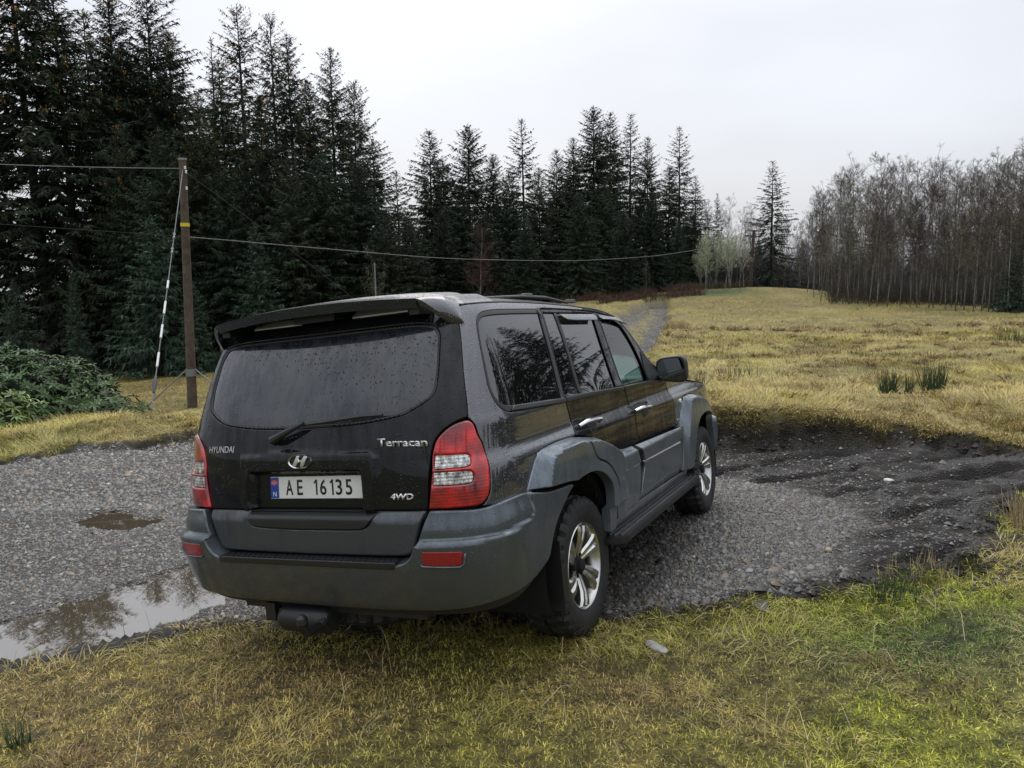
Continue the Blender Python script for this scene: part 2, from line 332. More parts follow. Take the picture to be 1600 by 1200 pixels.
n2 = noise(nt, 9, 6, vec=oc, rough=.65); mud = ramp(nt, n2.outputs[0], [(.3, (.0055, .0042, .0032)), (.55, (.015, .0115, .0085)), (.78, (.045, .036, .027))])
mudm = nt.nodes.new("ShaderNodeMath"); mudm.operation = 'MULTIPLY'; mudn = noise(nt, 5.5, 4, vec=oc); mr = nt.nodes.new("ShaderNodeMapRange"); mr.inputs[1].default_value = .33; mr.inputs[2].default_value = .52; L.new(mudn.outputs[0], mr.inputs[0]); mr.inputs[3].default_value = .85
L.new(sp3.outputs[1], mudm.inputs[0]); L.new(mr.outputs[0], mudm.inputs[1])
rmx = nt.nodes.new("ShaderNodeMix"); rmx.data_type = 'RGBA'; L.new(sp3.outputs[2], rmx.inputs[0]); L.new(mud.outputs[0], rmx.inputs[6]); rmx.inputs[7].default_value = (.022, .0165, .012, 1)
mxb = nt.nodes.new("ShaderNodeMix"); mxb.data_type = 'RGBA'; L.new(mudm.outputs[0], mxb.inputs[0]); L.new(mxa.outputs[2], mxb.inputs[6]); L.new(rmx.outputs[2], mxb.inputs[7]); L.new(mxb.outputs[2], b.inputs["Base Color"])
ro = nt.nodes.new("ShaderNodeMix"); ro.data_type = 'FLOAT'; L.new(sp3.outputs[1], ro.inputs[0]); ro.inputs[2].default_value = .85; wn_ = noise(nt, 3.5, 4, vec=oc); wr = nt.nodes.new("ShaderNodeMapRange"); wr.inputs[1].default_value = .4; wr.inputs[2].default_value = .6; wr.inputs[1].default_value = .5; wr.inputs[2].default_value = .62; wr.inputs[3].default_value = .85; wr.inputs[4].default_value = .30; L.new(wn_.outputs[0], wr.inputs[0]); L.new(wr.outputs[0], ro.inputs[3]); L.new(ro.outputs[0], b.inputs["Roughness"])
bp = nt.nodes.new("ShaderNodeBump"); bp.inputs["Strength"].default_value = .9; bp.inputs["Distance"].default_value = .03
hm = nt.nodes.new("ShaderNodeMath"); hm.operation = 'SUBTRACT'; L.new(n1.outputs[0], hm.inputs[0]); L.new(vo.outputs["Distance"], hm.inputs[1]); L.new(hm.outputs[0], bp.inputs["Height"]); L.new(bp.outputs[0], b.inputs["Normal"])
ground = link("ground", me, M_ground); tag(ground, kind='structure')
# height lookup
_gxl, _gyl = gx, gy
def hz(x, y):
    x = np.asarray(x, float); y = np.asarray(y, float)
    i = np.clip(np.searchsorted(gx, x) - 1, 0, len(gx) - 2); j = np.clip(np.searchsorted(gy, y) - 1, 0, len(gy) - 2)
    fx = np.clip((x - gx[i]) / (gx[i + 1] - gx[i]), 0, 1); fy = np.clip((y - gy[j]) / (gy[j + 1] - gy[j]), 0, 1)
    return (Z[j, i] * (1 - fx) + Z[j, i + 1] * fx) * (1 - fy) + (Z[j + 1, i] * (1 - fx) + Z[j + 1, i + 1] * fx) * fy
def lookup(A, x, y):
    i = np.clip(np.searchsorted(gx, x) - 1, 0, len(gx) - 2); j = np.clip(np.searchsorted(gy, y) - 1, 0, len(gy) - 2); return A[j, i]
# ---- puddles
M_water, nt, b = new_mat("puddle_water"); b.inputs["Base Color"].default_value = (.085, .068, .046, 1); b.inputs["Roughness"].default_value = .015; b.inputs["IOR"].default_value = 1.7; b.inputs["Specular IOR Level"].default_value = .5; b.inputs["Coat Weight"].default_value = 1; b.inputs["Coat IOR"].default_value = 1.6; b.inputs["Coat Roughness"].default_value = .01
nw = noise(nt, 7, 3, scl=(1, .45, 1)); bpw = nt.nodes.new("ShaderNodeBump"); bpw.inputs["Strength"].default_value = .10; bpw.inputs["Distance"].default_value = .01; nt.links.new(nw.outputs[0], bpw.inputs["Height"]); nt.links.new(bpw.outputs[0], b.inputs["Normal"])
for nm, PD, wl in (("puddle", PUD1, WL1), ("puddle", PUD2, WL2)):
    lo = PD.min(0) - .2; hi = PD.max(0) + .2; m = MB(); n = 14; xs = np.linspace(lo[0], hi[0], n); ys = np.linspace(lo[1], hi[1], n)
    V = [(x, y, wl) for y in ys for x in xs]; m.add(V, [[j * n + i, j * n + i + 1, (j + 1) * n + i + 1, (j + 1) * n + i] for j in range(n - 1) for i in range(n - 1)])
    tag(m.build(nm, M_water), kind='structure')

# ---- blades of grass: real geometry, joined (nobody could count them)
def blades(name, x, y, h, lean, az, w, col, mat, bend=.5, zoff=0.0, one=False):
    n = len(x); z = hz(x, y) + zoff - .004
    d = np.stack([np.cos(az) * np.sin(lean), np.sin(az) * np.sin(lean), np.cos(lean)], 1)
    l2 = np.clip(lean + bend, 0, 1.75); d2 = np.stack([np.cos(az) * np.sin(l2), np.sin(az) * np.sin(l2), np.cos(l2)], 1)
    sa = az + RNG.uniform(.8, 2.3, n); s = np.stack([np.cos(sa), np.sin(sa), RNG.uniform(-.3, .3, n)], 1) * w[:, None]
    p0 = np.stack([x, y, z], 1); p1 = p0 + d * (h * .5)[:, None]; p2 = p1 + d2 * (h * .5)[:, None]
    if one:
        V = np.stack([p0 - s, p0 + s, p2], 1).reshape(-1, 3); me = mesh_np(name, V, np.arange(n * 3).reshape(-1, 3)); add_col(me, "col", np.repeat(col, 3, 0)); return tag(link(name, me, mat), kind='stuff')
    V = np.stack([p0 - s, p0 + s, p1 - s * .8, p1 + s * .8, p2], 1).reshape(-1, 3)
    b0 = np.arange(n)[:, None] * 5; F = np.concatenate([b0 + [0, 1, 3], b0 + [0, 3, 2], b0 + [2, 3, 4]], 1).reshape(-1, 3)
    me = mesh_np(name, V, F); add_col(me, "col", np.repeat(col, 5, 0)); return tag(link(name, me, mat), kind='stuff')
M_grass, nt, b = new_mat("grass_blades"); a1 = nt.nodes.new("ShaderNodeAttribute"); a1.attribute_name = "col"; nt.links.new(a1.outputs["Color"], b.inputs["Base Color"]); b.inputs["Roughness"].default_value = .6; b.inputs["Specular IOR Level"].default_value = .3
try: b.inputs["Subsurface Weight"].default_value = 0
except Exception: pass
def scatter(n, x0, x1, y0, y1, keep, power=1.0):
    x = RNG.uniform(x0, x1, n); y = y0 + (y1 - y0) * RNG.random(n) ** power; k = keep(x, y) & (np.abs(x) < .70 * y + 1.2); return x[k], y[k]
def jitcol(x, y, f=1.0, mixstraw=.25):
    c = grass_colour(x, y) * f; n = len(x); k = RNG.random(n) < mixstraw; c = c * RNG.uniform(.55, 1.45, (n, 1)) * RNG.uniform(.93, 1.07, (n, 3))
    c[k] = np.array([.44, .35, .15]) * RNG.uniform(.55, 1.15, (k.sum(), 1)); return np.clip(c, .004, .8)
SGl = lambda x, y: lookup(SG, x, y)
# 1 short mossy turf on the verge
x, y = scatter(260000, -3.8, 5.2, 2.45, 6.4, lambda x, y: (SGl(x, y) < np.where((x < -.7), -.40, -.06) + .08 * fbm(x, y, .3, 3)), 1.0); n = len(x)
blades("verge_grass", x, y, RNG.uniform(.012, .034, n), RNG.uniform(.1, 1.2, n), RNG.uniform(0, 6.28, n), RNG.uniform(.0014, .0030, n), jitcol(x, y, 1.75, .04), M_grass)
# 2 longer matted straw blades, combed in tufts
x, y = scatter(120000, -3.8, 5.2, 2.45, 6.3, lambda x, y: (SGl(x, y) < np.where((x < -.7), -.38, -.05)) & (fbm(x + 5, y, .45, 3) > .10)); n = len(x)
az = fbm(x, y, .5, 2) * 9 + RNG.normal(0, .7, n)
blades("verge_straw", x, y, RNG.uniform(.03, .095, n), RNG.uniform(.9, 1.5, n), az, RNG.uniform(.0011, .0024, n), jitcol(x, y, 1.5, .34), M_grass, bend=.55)
# 3 bank edges: overhanging straw above the mud and round the gravel
x, y = scatter(420000, -8, 9, 3.6, 12.5, lambda x, y: (SGl(x, y) < np.where((x < -.7) & (y < 5.6), -.33, np.where((x > 1.6) & (y > 6.5), -.12, -.04)) + .10 * fbm(x, y, .25, 3)) & (SGl(x, y) > -.55)); k = RNG.random(len(x)) < .45; x, y = x[k], y[k]; n = len(x)
az = fbm(x, y, .6, 2) * 7 - 1.6 + RNG.normal(0, .8, n)
blades("bank_grass", x, y, RNG.uniform(.05, .17, n), RNG.uniform(.6, 1.4, n), az, RNG.uniform(.0014, .0032, n), jitcol(x, y, 1.25, .4), M_grass, bend=.7)
# straw hanging over the peat bank on the far side of the mud
x, y = scatter(260000, 1.0, 12, 7.0, 12.0, lambda x, y: (SGl(x, y) < -.09 + .16 * fbm(x, y, .35, 3)) & (SGl(x, y) > -.48)); n = len(x)
az = -1.57 + .9 * fbm(x, y, .5, 2) * 3 + RNG.normal(0, .6, n)
blades("bank_overhang", x, y, RNG.uniform(.06, .20, n), RNG.uniform(.6, 1.35, n), az, RNG.uniform(.0016, .0036, n), jitcol(x, y, 1.15, .5), M_grass, bend=.8, zoff=.01)
# 4 the field
x, y = scatter(300000, -12, 22, 8.4, 22, lambda x, y: (SGl(x, y) < -.12), 1.5); n = len(x)
az = fbm(x, y, 1.1, 3) * 9 + RNG.normal(0, .6, n); tf = sst(-.1, .35, fbm(x, y, .8, 3))
blades("field_grass", x, y, RNG.uniform(.05, .13, n) * (1 + .9 * tf), RNG.uniform(.5, 1.3, n), az, RNG.uniform(.002, .0045, n), jitcol(x, y, 1.15, .22), M_grass, bend=.5)
x, y = scatter(300000, -22, 40, 20, 52, lambda x, y: (SGl(x, y) < -.1), 1.3); n = len(x)
az = RNG.uniform(0, 6.28, n); tf = sst(-.1, .35, fbm(x, y, 1.5, 3))
blades("far_field_grass", x, y, RNG.uniform(.06, .13, n) * (1 + .9 * tf), RNG.uniform(.7, 1.4, n), az, RNG.uniform(.004, .009, n), jitcol(x, y, 1.1, .18), M_grass, bend=.5, one=True)
x, y = scatter(90000, -17, 1, 12.2, 60, lambda x, y: (SGl(x, y) < -.1) & (x < -.10 * y - 1.5), 1.2); n = len(x)
az = fbm(x, y, 2.0, 3) * 9 + RNG.normal(0, .6, n)
blades("hollow_grass", x, y, RNG.uniform(.08, .20, n), RNG.uniform(.4, 1.3, n), az, RNG.uniform(.005, .011, n), jitcol(x, y, 1.1, .15), M_grass, bend=.5, one=True)
x, y = scatter(60000, -2, 9, 11, 45, lambda x, y: (SGl(x, y) > .45 + .4 * fbm(x, y, .6, 3)) & (np.abs(x) < y) & (SGl(x, y) < 1.6), 1.3); n = len(x)
blades("track_centre_grass", x, y, RNG.uniform(.03, .09, n), RNG.uniform(.3, 1.2, n), RNG.uniform(0, 6.28, n), RNG.uniform(.002, .006, n), jitcol(x, y, .9, .15), M_grass)
# bits of straw trodden into the mud
x, y = scatter(5000, 1.7, 7, 4.6, 10, lambda x, y: SGl(x, y) > .02); n = len(x)
blades("trodden_straw", x, y, RNG.uniform(.02, .07, n), RNG.uniform(1.4, 1.6, n), RNG.uniform(0, 6.28, n), RNG.uniform(.0012, .0022, n), np.array([.26, .20, .11]) * RNG.uniform(.3, 1.2, (n, 1)), M_grass, bend=.05, zoff=.008)
# tussocks: older brownish clumps standing out of the sward
cx_, cy_ = scatter(1500, -8, 20, 2.7, 24, lambda x, y: (SGl(x, y) < -.25) & ~((np.abs(x) < 1.4) & (y < 4.3)), 1.0); k_ = 60; cr_ = RNG.uniform(.05, .16, len(cx_)); x = (cx_[:, None] + cr_[:, None] * RNG.normal(0, .6, (len(cx_), k_))).ravel(); y = (cy_[:, None] + cr_[:, None] * RNG.normal(0, .6, (len(cx_), k_))).ravel(); n = len(x)
az = np.arctan2(y - np.repeat(cy_, k_), x - np.repeat(cx_, k_)) + RNG.normal(0, .5, n)
tc_ = np.where(RNG.random((len(cx_), 1)) < .45, np.array([[.22, .135, .055]]), np.array([[.40, .31, .12]])); tc_ = np.repeat(tc_, k_, 0) * RNG.uniform(.4, 1.3, (n, 1))
blades("tussocks", x, y, RNG.uniform(.05, .14, n) * (.7 + y / 22), RNG.uniform(.3, 1.2, n), az, RNG.uniform(.0013, .003, n) * (1 + y / 12), tc_, M_grass, bend=.9)
# 5 tall sparse stalks
x, y = scatter(2600, -4, 6, 2.6, 13, lambda x, y: (SGl(x, y) < -.1)); n = len(x)
blades("tall_stalks", x, y, RNG.uniform(.12, .30, n), RNG.uniform(.1, .9, n), RNG.uniform(0, 6.28, n), RNG.uniform(.0012, .002, n), np.array([.45, .37, .20]) * RNG.uniform(.4, 1.2, (n, 1)), M_grass, bend=.8)

# ---- gravel stones
def pebbles(name, x, y, s, col, mat, sink=.25):
    n = len(x); z = hz(x, y); o = np.array([(1, 0, 0), (0, 1, 0), (-1, 0, 0), (0, -1, 0), (0, 0, 1), (0, 0, -1), (.7, .7, .45), (-.7, -.7, .4)], float)[:6]
    V = o[None] * RNG.uniform(.55, 1.25, (n, 6, 1)) * s[:, None, None]; V[:, :, 2] *= .75; r = RNG.uniform(0, 6.28, n); c, q = np.cos(r)[:, None], np.sin(r)[:, None]
    X_ = V[:, :, 0] * c - V[:, :, 1] * q; Y_ = V[:, :, 0] * q + V[:, :, 1] * c; V = np.stack([X_, Y_, V[:, :, 2] + X_ * RNG.uniform(-.3, .3, (n, 1))], -1)
    V[:, 5] = V[:, :4].mean(1); V += np.stack([x, y, z + s * sink * .4], 1)[:, None]
    T = np.array([(0, 1, 4), (1, 2, 4), (2, 3, 4), (3, 0, 4)])     # the buried half of a pebble is left out
    F = (np.arange(n)[:, None, None] * 6 + T[None]).reshape(-1, 3); me = mesh_np(name, V.reshape(-1, 3), F); add_col(me, "col", np.repeat(col, 6, 0)); return tag(link(name, me, mat), kind='stuff')
M_stone, nt, b = new_mat("gravel_stone"); a1 = nt.nodes.new("ShaderNodeAttribute"); a1.attribute_name = "col"; nt.links.new(a1.outputs["Color"], b.inputs["Base Color"]); b.inputs["Roughness"].default_value = .42
def stone_col(n):
    k = RNG.random(n)[:, None]; c = np.array([.112, .106, .097]) * RNG.uniform(.25, 1.7, (n, 1)); c = np.where(k > .88, np.array([.17, .12, .07]) * RNG.uniform(.6, 1.3, (n, 1)), c); return np.where(k < .025, np.array([.30, .30, .29]), c)
def wetdark(x, y): return 1 - .35 * sst(-.2, .8, x + .15 * y - .6)
def okg(x, y): return (SGl(x, y) > .0) & ((lookup(SM, x, y) < .0) | (RNG.random(len(x)) < .04)) & (hz(x, y) > WL1 - .01)
x, y = scatter(95000, -4.8, 4.2, 3.9, 7.6, okg); n = len(x); pebbles("gravel", x, y, RNG.gamma(2.2, .0030, n) * (1 + .35 * sst(0, 1, x)) + .0025, stone_col(n) * wetdark(x, y)[:, None], M_stone)
x, y = scatter(60000, -7.5, 4.5, 7.2, 11.5, okg); n = len(x); pebbles("gravel_far", x, y, RNG.gamma(3.0, .0036, n) + .004, stone_col(n), M_stone)
x, y = scatter(30000, -2, 10, 11.5, 44, lambda x, y: SGl(x, y) > .0, 1.4); n = len(x); pebbles("track_stones", x, y, RNG.gamma(2.5, .006, n) + .006, stone_col(n), M_stone)
x, y = scatter(26000, 1.6, 7.5, 4.6, 9.6, lambda x, y: SGl(x, y) > .05); k = RNG.random(len(x)) < sst(.9, .2, sst(0, 3, x - 1.8 + .5 * fbm(x, y, .8, 3))); x, y = x[k], y[k]; n = len(x); pebbles("stones_in_mud", x, y, RNG.gamma(2.0, .0028, n) + .002, stone_col(n) * .6, M_stone, .05)
# ---- clods of wet earth along the mud bank
x, y = scatter(90000, -4, 7, 3.5, 10, lambda x, y: (np.abs(SGl(x, y) + .10) < .24) & ((x > 1.7) | ((x < -.9) & (y < 5.3))) & (fbm(x, y, .3, 3) > -.05)); n = len(x)
pebbles("earth_clods", x, y, RNG.gamma(1.5, .0085, n) + .003, np.array([.013, .0105, .009]) * RNG.uniform(.4, 1.6, (n, 1)), simple("wet_earth", (.013, .010, .008), .7), .1)
M_rock = simple("pale_rock", (.34, .33, .31), .6, var=.3, vs_=14, bump=.5, bs=25)
def rock(x, y, s, label, flat=.5, mat=None, cat="stone", dz=0.0):
    bm = bmesh.new(); bmesh.ops.create_icosphere(bm, subdivisions=3, radius=1)
    k = RNG.uniform(0, 50)
    for v in bm.verts:
        f = 1 + .5 * float(fbm(v.co.x * 1.0 + k, v.co.y + v.co.z, .9, 3)); v.co = Vector((v.co.x * f * s[0], v.co.y * f * s[1], v.co.z * f * s[2]))
    me = bpy.data.meshes.new("stone"); bm.to_mesh(me); bm.free(); me.polygons.foreach_set("use_smooth", [True] * len(me.polygons))
    o = link("stone", me, mat or M_rock); o.location = (x, y, float(hz(x, y)) + s[2] * .25 + dz); o.rotation_euler = (0, 0, RNG.uniform(0, 6)); return tag(o, label, cat)
rock(.70, 3.72, (.075, .035, .018), "flat pale grey stone lying in the verge grass behind the right rear wheel")
rock(1.35, 4.16, (.085, .05, .02), "flat dark grey slab at the near edge of the gravel", mat=simple("dark_slab", (.05, .052, .055), .5, bump=.5))
rock(3.42, 7.03, (.045, .03, .02), "white stone in the wet mud to the right of the car", mat=simple("white_stone", (.6, .6, .57), .5, var=.2))
rock(2.05, 4.98, (.035, .03, .024), "small round beige stone on the gravel near the muddy corner", mat=simple("beige_stone", (.33, .27, .19), .6, var=.2))
rock(4.6, 6.75, (.09, .07, .05), "grey boulder half sunk in the mud at the right edge", mat=simple("grey_stone", (.10, .10, .10), .5, bump=.4))
# ---- rushes
M_rush = simple("rush_stems", (.045, .075, .028), .6, var=.35, vs_=3)
def rush(x, y, n, h, r, label, group=None, lean=.35):
    m_V = []; m_F = []; c = 0
    for i in range(n):
        a = RNG.uniform(0, 6.28); q = r * math.sqrt(RNG.random()); bx, by = x + q * math.cos(a), y + q * math.sin(a) * .6; bz = float(hz(bx, by)) - .02; l = h * RNG.uniform(.55, 1.1); le = abs(RNG.normal(0, lean)); A = RNG.uniform(0, 6.28)
        p = np.array([bx, by, bz]); tip = p + l * np.array([math.sin(le) * math.cos(A), math.sin(le) * math.sin(A), math.cos(le)]); w = RNG.uniform(.002, .0045) * (1 + y / 14)
        m_V += [p + [-w, 0, 0], p + [w, 0, 0], p + [0, w, 0], tip]; m_F += [[c, c + 1, c + 3], [c + 1, c + 2, c + 3], [c + 2, c, c + 3]]; c += 4
    o = link("rush_tuft", mesh_np("rush_tuft", m_V, m_F), M_rush); return tag(o, label, "rushes", group)
rush(5.38, 11.2, 110, .44, .13, "left clump of dark green rushes standing in the straw field", "rush clumps in the field")
rush(5.72, 11.3, 45, .40, .07, "small middle clump of rushes between two larger clumps in the field", "rush clumps in the field")
rush(6.05, 11.25, 150, .52, .16, "tallest right-hand clump of dark green rushes in the straw field", "rush clumps in the field")
rush(11.7, 18.4, 60, .42, .35, "small rush clump far out by the right edge of the field", "rush clumps in the field")
rush(2.05, 4.1, 70, .22, .16, "thin rush sprouts at the near edge of the mud", lean=.5)
rush(-2.02, 2.98, 40, .15, .05, "dark rush sprouts at the lower left corner of the verge", lean=.4)
for (x, y, s) in ((2.75, 12.2, "dark rush stems rising beside the car's front wing"), (3.9, 13.4, "sparse rush stems at the left side of the field")): rush(x, y, 36, .32, .3, s)
M_straw = simple("dry_straw", (.36, .28, .15), .8, var=.3, vs_=4)
_r = M_rush; M_rush = M_straw
rush(3.75, 5.35, 420, .34, .30, "tall dry straw tuft at the right edge beyond the mud", lean=.35)
rush(2.3, 4.3, 90, .16, .25, "low dry straw tuft between the mud and the mossy verge", lean=.7)
rush(5.0, 24, 260, .34, .42, "pale dry straw tuft on the field edge beside the far track", lean=.8)
M_rush = _r
# ================================================================== trees
def col_mat(name, rough=.75, attr="col", var=.35, sc=1.2):
    m, nt, b = new_mat(name); a = nt.nodes.new("ShaderNodeAttribute"); a.attribute_name = attr
    oi = nt.nodes.new("ShaderNodeObjectInfo"); mr = nt.nodes.new("ShaderNodeMapRange"); mr.inputs[3].default_value = 1 - var; mr.inputs[4].default_value = 1 + var; nt.links.new(oi.outputs["Random"], mr.inputs[0])
    mx = nt.nodes.new("ShaderNodeMix"); mx.data_type = 'RGBA'; mx.blend_type = 'MULTIPLY'; mx.inputs[0].default_value = 1; nt.links.new(a.outputs["Color"], mx.inputs[6]); nt.links.new(mr.outputs[0], mx.inputs[7])
    nt.links.new(mx.outputs[2], b.inputs["Base Color"]); b.inputs["Roughness"].default_value = rough; b.inputs["Specular IOR Level"].default_value = .25; return m
M_needle = col_mat("spruce_needles", .7, var=.25); M_bark = simple("spruce_bark", (.030, .024, .019), .9, var=.4, vs_=3)
TR_T = .8
M_birch = simple("birch_bark", (.15, .145, .128), .85, var=.65, vs_=2.6); M_twig = col_mat("bare_twigs", .9, var=.2)
M_lichen = col_mat("lichen", .95, var=.15)
M_cone = simple("cones", (.22, .11, .035), .8, var=.3)
class Rib:
    def __init__(s): s.V = []; s.F = []; s.C = []; s.n = 0
    def quads(s, P0, P1, W0, W1, col):
        """ribbons from P0 to P1, half-width vectors W0, W1"""
        n = len(P0); V = np.stack([P0 - W0, P0 + W0, P1 + W1, P1 - W1], 1).reshape(-1, 3); s.V.append(V); s.F.append(np.arange(n * 4).reshape(-1, 4) + s.n); s.C.append(np.repeat(np.broadcast_to(col, (n, 3)), 4, 0)); s.n += n * 4
    def mesh(s, name):
        me = mesh_np(name, np.concatenate(s.V), np.concatenate(s.F)); add_col(me, "col", np.concatenate(s.C)); return me
def unit(v): return v / (np.linalg.norm(v, axis=-1, keepdims=True) + 1e-9)
def spruce(seed, H, R, z0=.06, dens=1.0, thin_top=.0, tone=(.014, .024, .012), droop=.35, loose=0.0, pw=.85, cones=0, step=.34):
    """Norway/Sitka spruce: whorls of drooping branches with side twigs and hanging sprays"""
    g = np.random.default_rng(seed); rb = Rib(); tr = MB(); tone = np.array(tone)
    lean = g.normal(0, .006, 2)
    zz = np.linspace(0, H, 14); tr.tube([(lean[0] * z, lean[1] * z, z - .4 * (z == 0)) for z in zz], [max(.012, H * .0125 * (1 - z / H) ** .9 + .008) for z in zz], 7)
    z = H * z0; CP = []
    while z < H - .12:
        f = 1 - z / H; Rz = R * (f ** pw) * g.uniform(.72, 1.16) * (1 if f > .12 else 1.0) + .12
        nb = int(g.integers(5, 8) * dens) + (0 if f > .1 else -1); a0 = g.uniform(0, 6.28)
        for k in range(max(nb, 3)):
            if g.random() < loose: continue
            L = Rz * g.uniform(.55, 1.15); az = a0 + k * 6.283 / nb + g.normal(0, .25); up = np.interp(f, [0, .25, .6, 1], [.75, .25, -.12, -.38]) + g.normal(0, .10)
            m = max(4, int(L / .22)); t = np.linspace(0, 1, m + 1); d = np.array([math.cos(az), math.sin(az)])
            bx = L * t; bz = up * L * t - droop * L * t ** 1.6 * f + .28 * L * t ** 3 * f
            P = np.stack([lean[0] * z + d[0] * bx, lean[1] * z + d[1] * bx, z + bz], 1); T = unit(np.gradient(P, axis=0)); side = np.array([-d[1], d[0], 0.0])
            # branch wood
            rb.quads(P[:-1], P[1:], np.tile(side, (m, 1)) * (.018 * (1 - t[:-1]) + .004)[:, None] * (H / 18), np.tile(side, (m, 1)) * (.018 * (1 - t[1:]) + .004)[:, None] * (H / 18), (.02, .016, .012))
            # twigs
            nt_ = max(5, int(L / .055 * min(1.3, dens))); tt = g.uniform(.10 if f < .5 else .22, 1.0, nt_); i = np.minimum((tt * m).astype(int), m - 1); fr = (tt * m - i)[:, None]; B = P[i] * (1 - fr) + P[i + 1] * fr; TT = T[i]
            sg = np.where(g.random(nt_) < .5, -1, 1)[:, None]; tl = (.16 + .34 * (1 - tt) * min(1, L / 2.0) + .06) * g.uniform(.6, 1.3, nt_) * min(1.25, .5 + L / 3)
            hang = g.random(nt_)[:, None] < .45
            D = unit(TT * .75 + side * sg * g.uniform(.4, 1.1, (nt_, 1)) + np.array([0, 0, -1]) * g.uniform(0, .45, (nt_, 1)) + np.array([0, 0, -1.0]) * hang * .9)
            E = B + D * tl[:, None]; W = unit(np.cross(D, g.normal(0, 1, (nt_, 3)))) ; w0 = (.012 + .030 * g.random(nt_))[:, None] * (.8 + .4 * f)
            c = tone * g.uniform(.5, 1.7, (nt_, 1)) * (np.array([1, 1, 1]) + g.normal(0, .08, (nt_, 3))); tipb = (tt > .8)[:, None]; c = np.where(tipb, c * 1.25, c)
            Mid = B + (E - B) * .45
            w0 = w0 * min(1.4, .8 + L * .18); rb.quads(B, E, W * w0 * 1.25, W * w0 * .15, c)
            if cones and f < .45 and g.random() < cones and L > .3: CP.append(P[int(m * .8)] + g.normal(0, .08, 3))
        z += step * g.uniform(.55, 1.25) * (.55 + .6 * f)
    # leader
    top = np.array([lean[0] * H, lean[1] * H, H]); k = 14; D = unit(g.normal(0, .5, (k, 3)) + [0, 0, .9]); B = top - np.array([0, 0, 1]) * g.uniform(0, .5, (k, 1)); W = unit(np.cross(D, g.normal(0, 1, (k, 3)))) * .02
    rb.quads(B, B + D * .22, W, W * .2, tone); me_c = rb.mesh("crown")
    cm = None
    if CP:
        CP = np.array(CP); q = Rib()
        for _ in range(6): B = CP + g.normal(0, .12, CP.shape); W = unit(g.normal(0, 1, CP.shape)) * .035; q.quads(B, B + np.array([0, 0, -.13]), W, W * .6, (.30, .15, .04))
        cm = q.mesh("cones")
    tm = mesh_np("trunk", np.concatenate(tr.V), tr.F, smooth=True); tm.materials.append(M_bark); me_c.materials.append(M_needle)
    if cm: cm.materials.append(M_twig)
    return dict(H=H, crown=me_c, trunk=tm, cones=cm)
SP = [spruce(1, 22, 6.0, z0=.17, dens=1.05, loose=.14, cones=.2, pw=.68, tone=(.022, .036, .017)), spruce(2, 22, 5.6, z0=.05, dens=1.25, tone=(.019, .031, .016), cones=.15, pw=.7), spruce(3, 22, 6.4, z0=.14, dens=1.0, loose=.12, tone=(.024, .034, .016), pw=.6, cones=.25),
      spruce(4, 16, 5.0, z0=.02, dens=1.25, tone=(.020, .034, .017), pw=.72), spruce(5, 16, 4.5, z0=.03, dens=1.15, tone=(.025, .037, .019), pw=.66), spruce(6, 16, 4.4, z0=.03, dens=.95, loose=.18, tone=(.022, .034, .018), pw=.72),
      spruce(7, 22, 5.4, z0=.12, dens=.95, loose=.22, tone=(.024, .031, .017), pw=.66, cones=.3)]
YG = [spruce(11, 7, 2.3, z0=.01, dens=1.35, tone=(.035, .058, .036), droop=.2, step=.25), spruce(12, 7, 2.0, z0=.01, dens=1.3, tone=(.030, .050, .030), droop=.22, step=.25)]
DEAD = spruce(21, 20, 2.4, z0=.2, dens=.8, loose=.25, tone=(.10, .092, .075), pw=.75)
def put_spruce(kind, x, y, zt, label, group=None, wid=1.0, name="spruce_tree", cat="tree", rz=None, sink=.15):
    b = float(hz(x, y)) - sink; H = zt - b; s = H / kind['H']; e = empty(name, (x, y, b)); e.rotation_euler = (0, 0, RNG.uniform(0, 6.28) if rz is None else rz); e.scale = (s * wid, s * wid, s); tag(e, label, cat, group)
    for nm in ("trunk", "crown", "cones"):
        if kind.get(nm):
            q = link(nm, kind[nm], None, e)
            if nm != 'trunk': q['kind'] = 'stuff'
    return e
def xz(px, py, D):
    """place helper: metres to the side and height of a sight line at distance D along the ground"""
    r, d, f = cam_axes(); v = f + r * (px - 800) / FPX + d * (py - 600) / FPX; q = D / v[1]; return v[0] * q, CAM[2] + v[2] * q
LG = "tall spruces of the left-hand stand"; CG = "spruces of the stand behind the car"
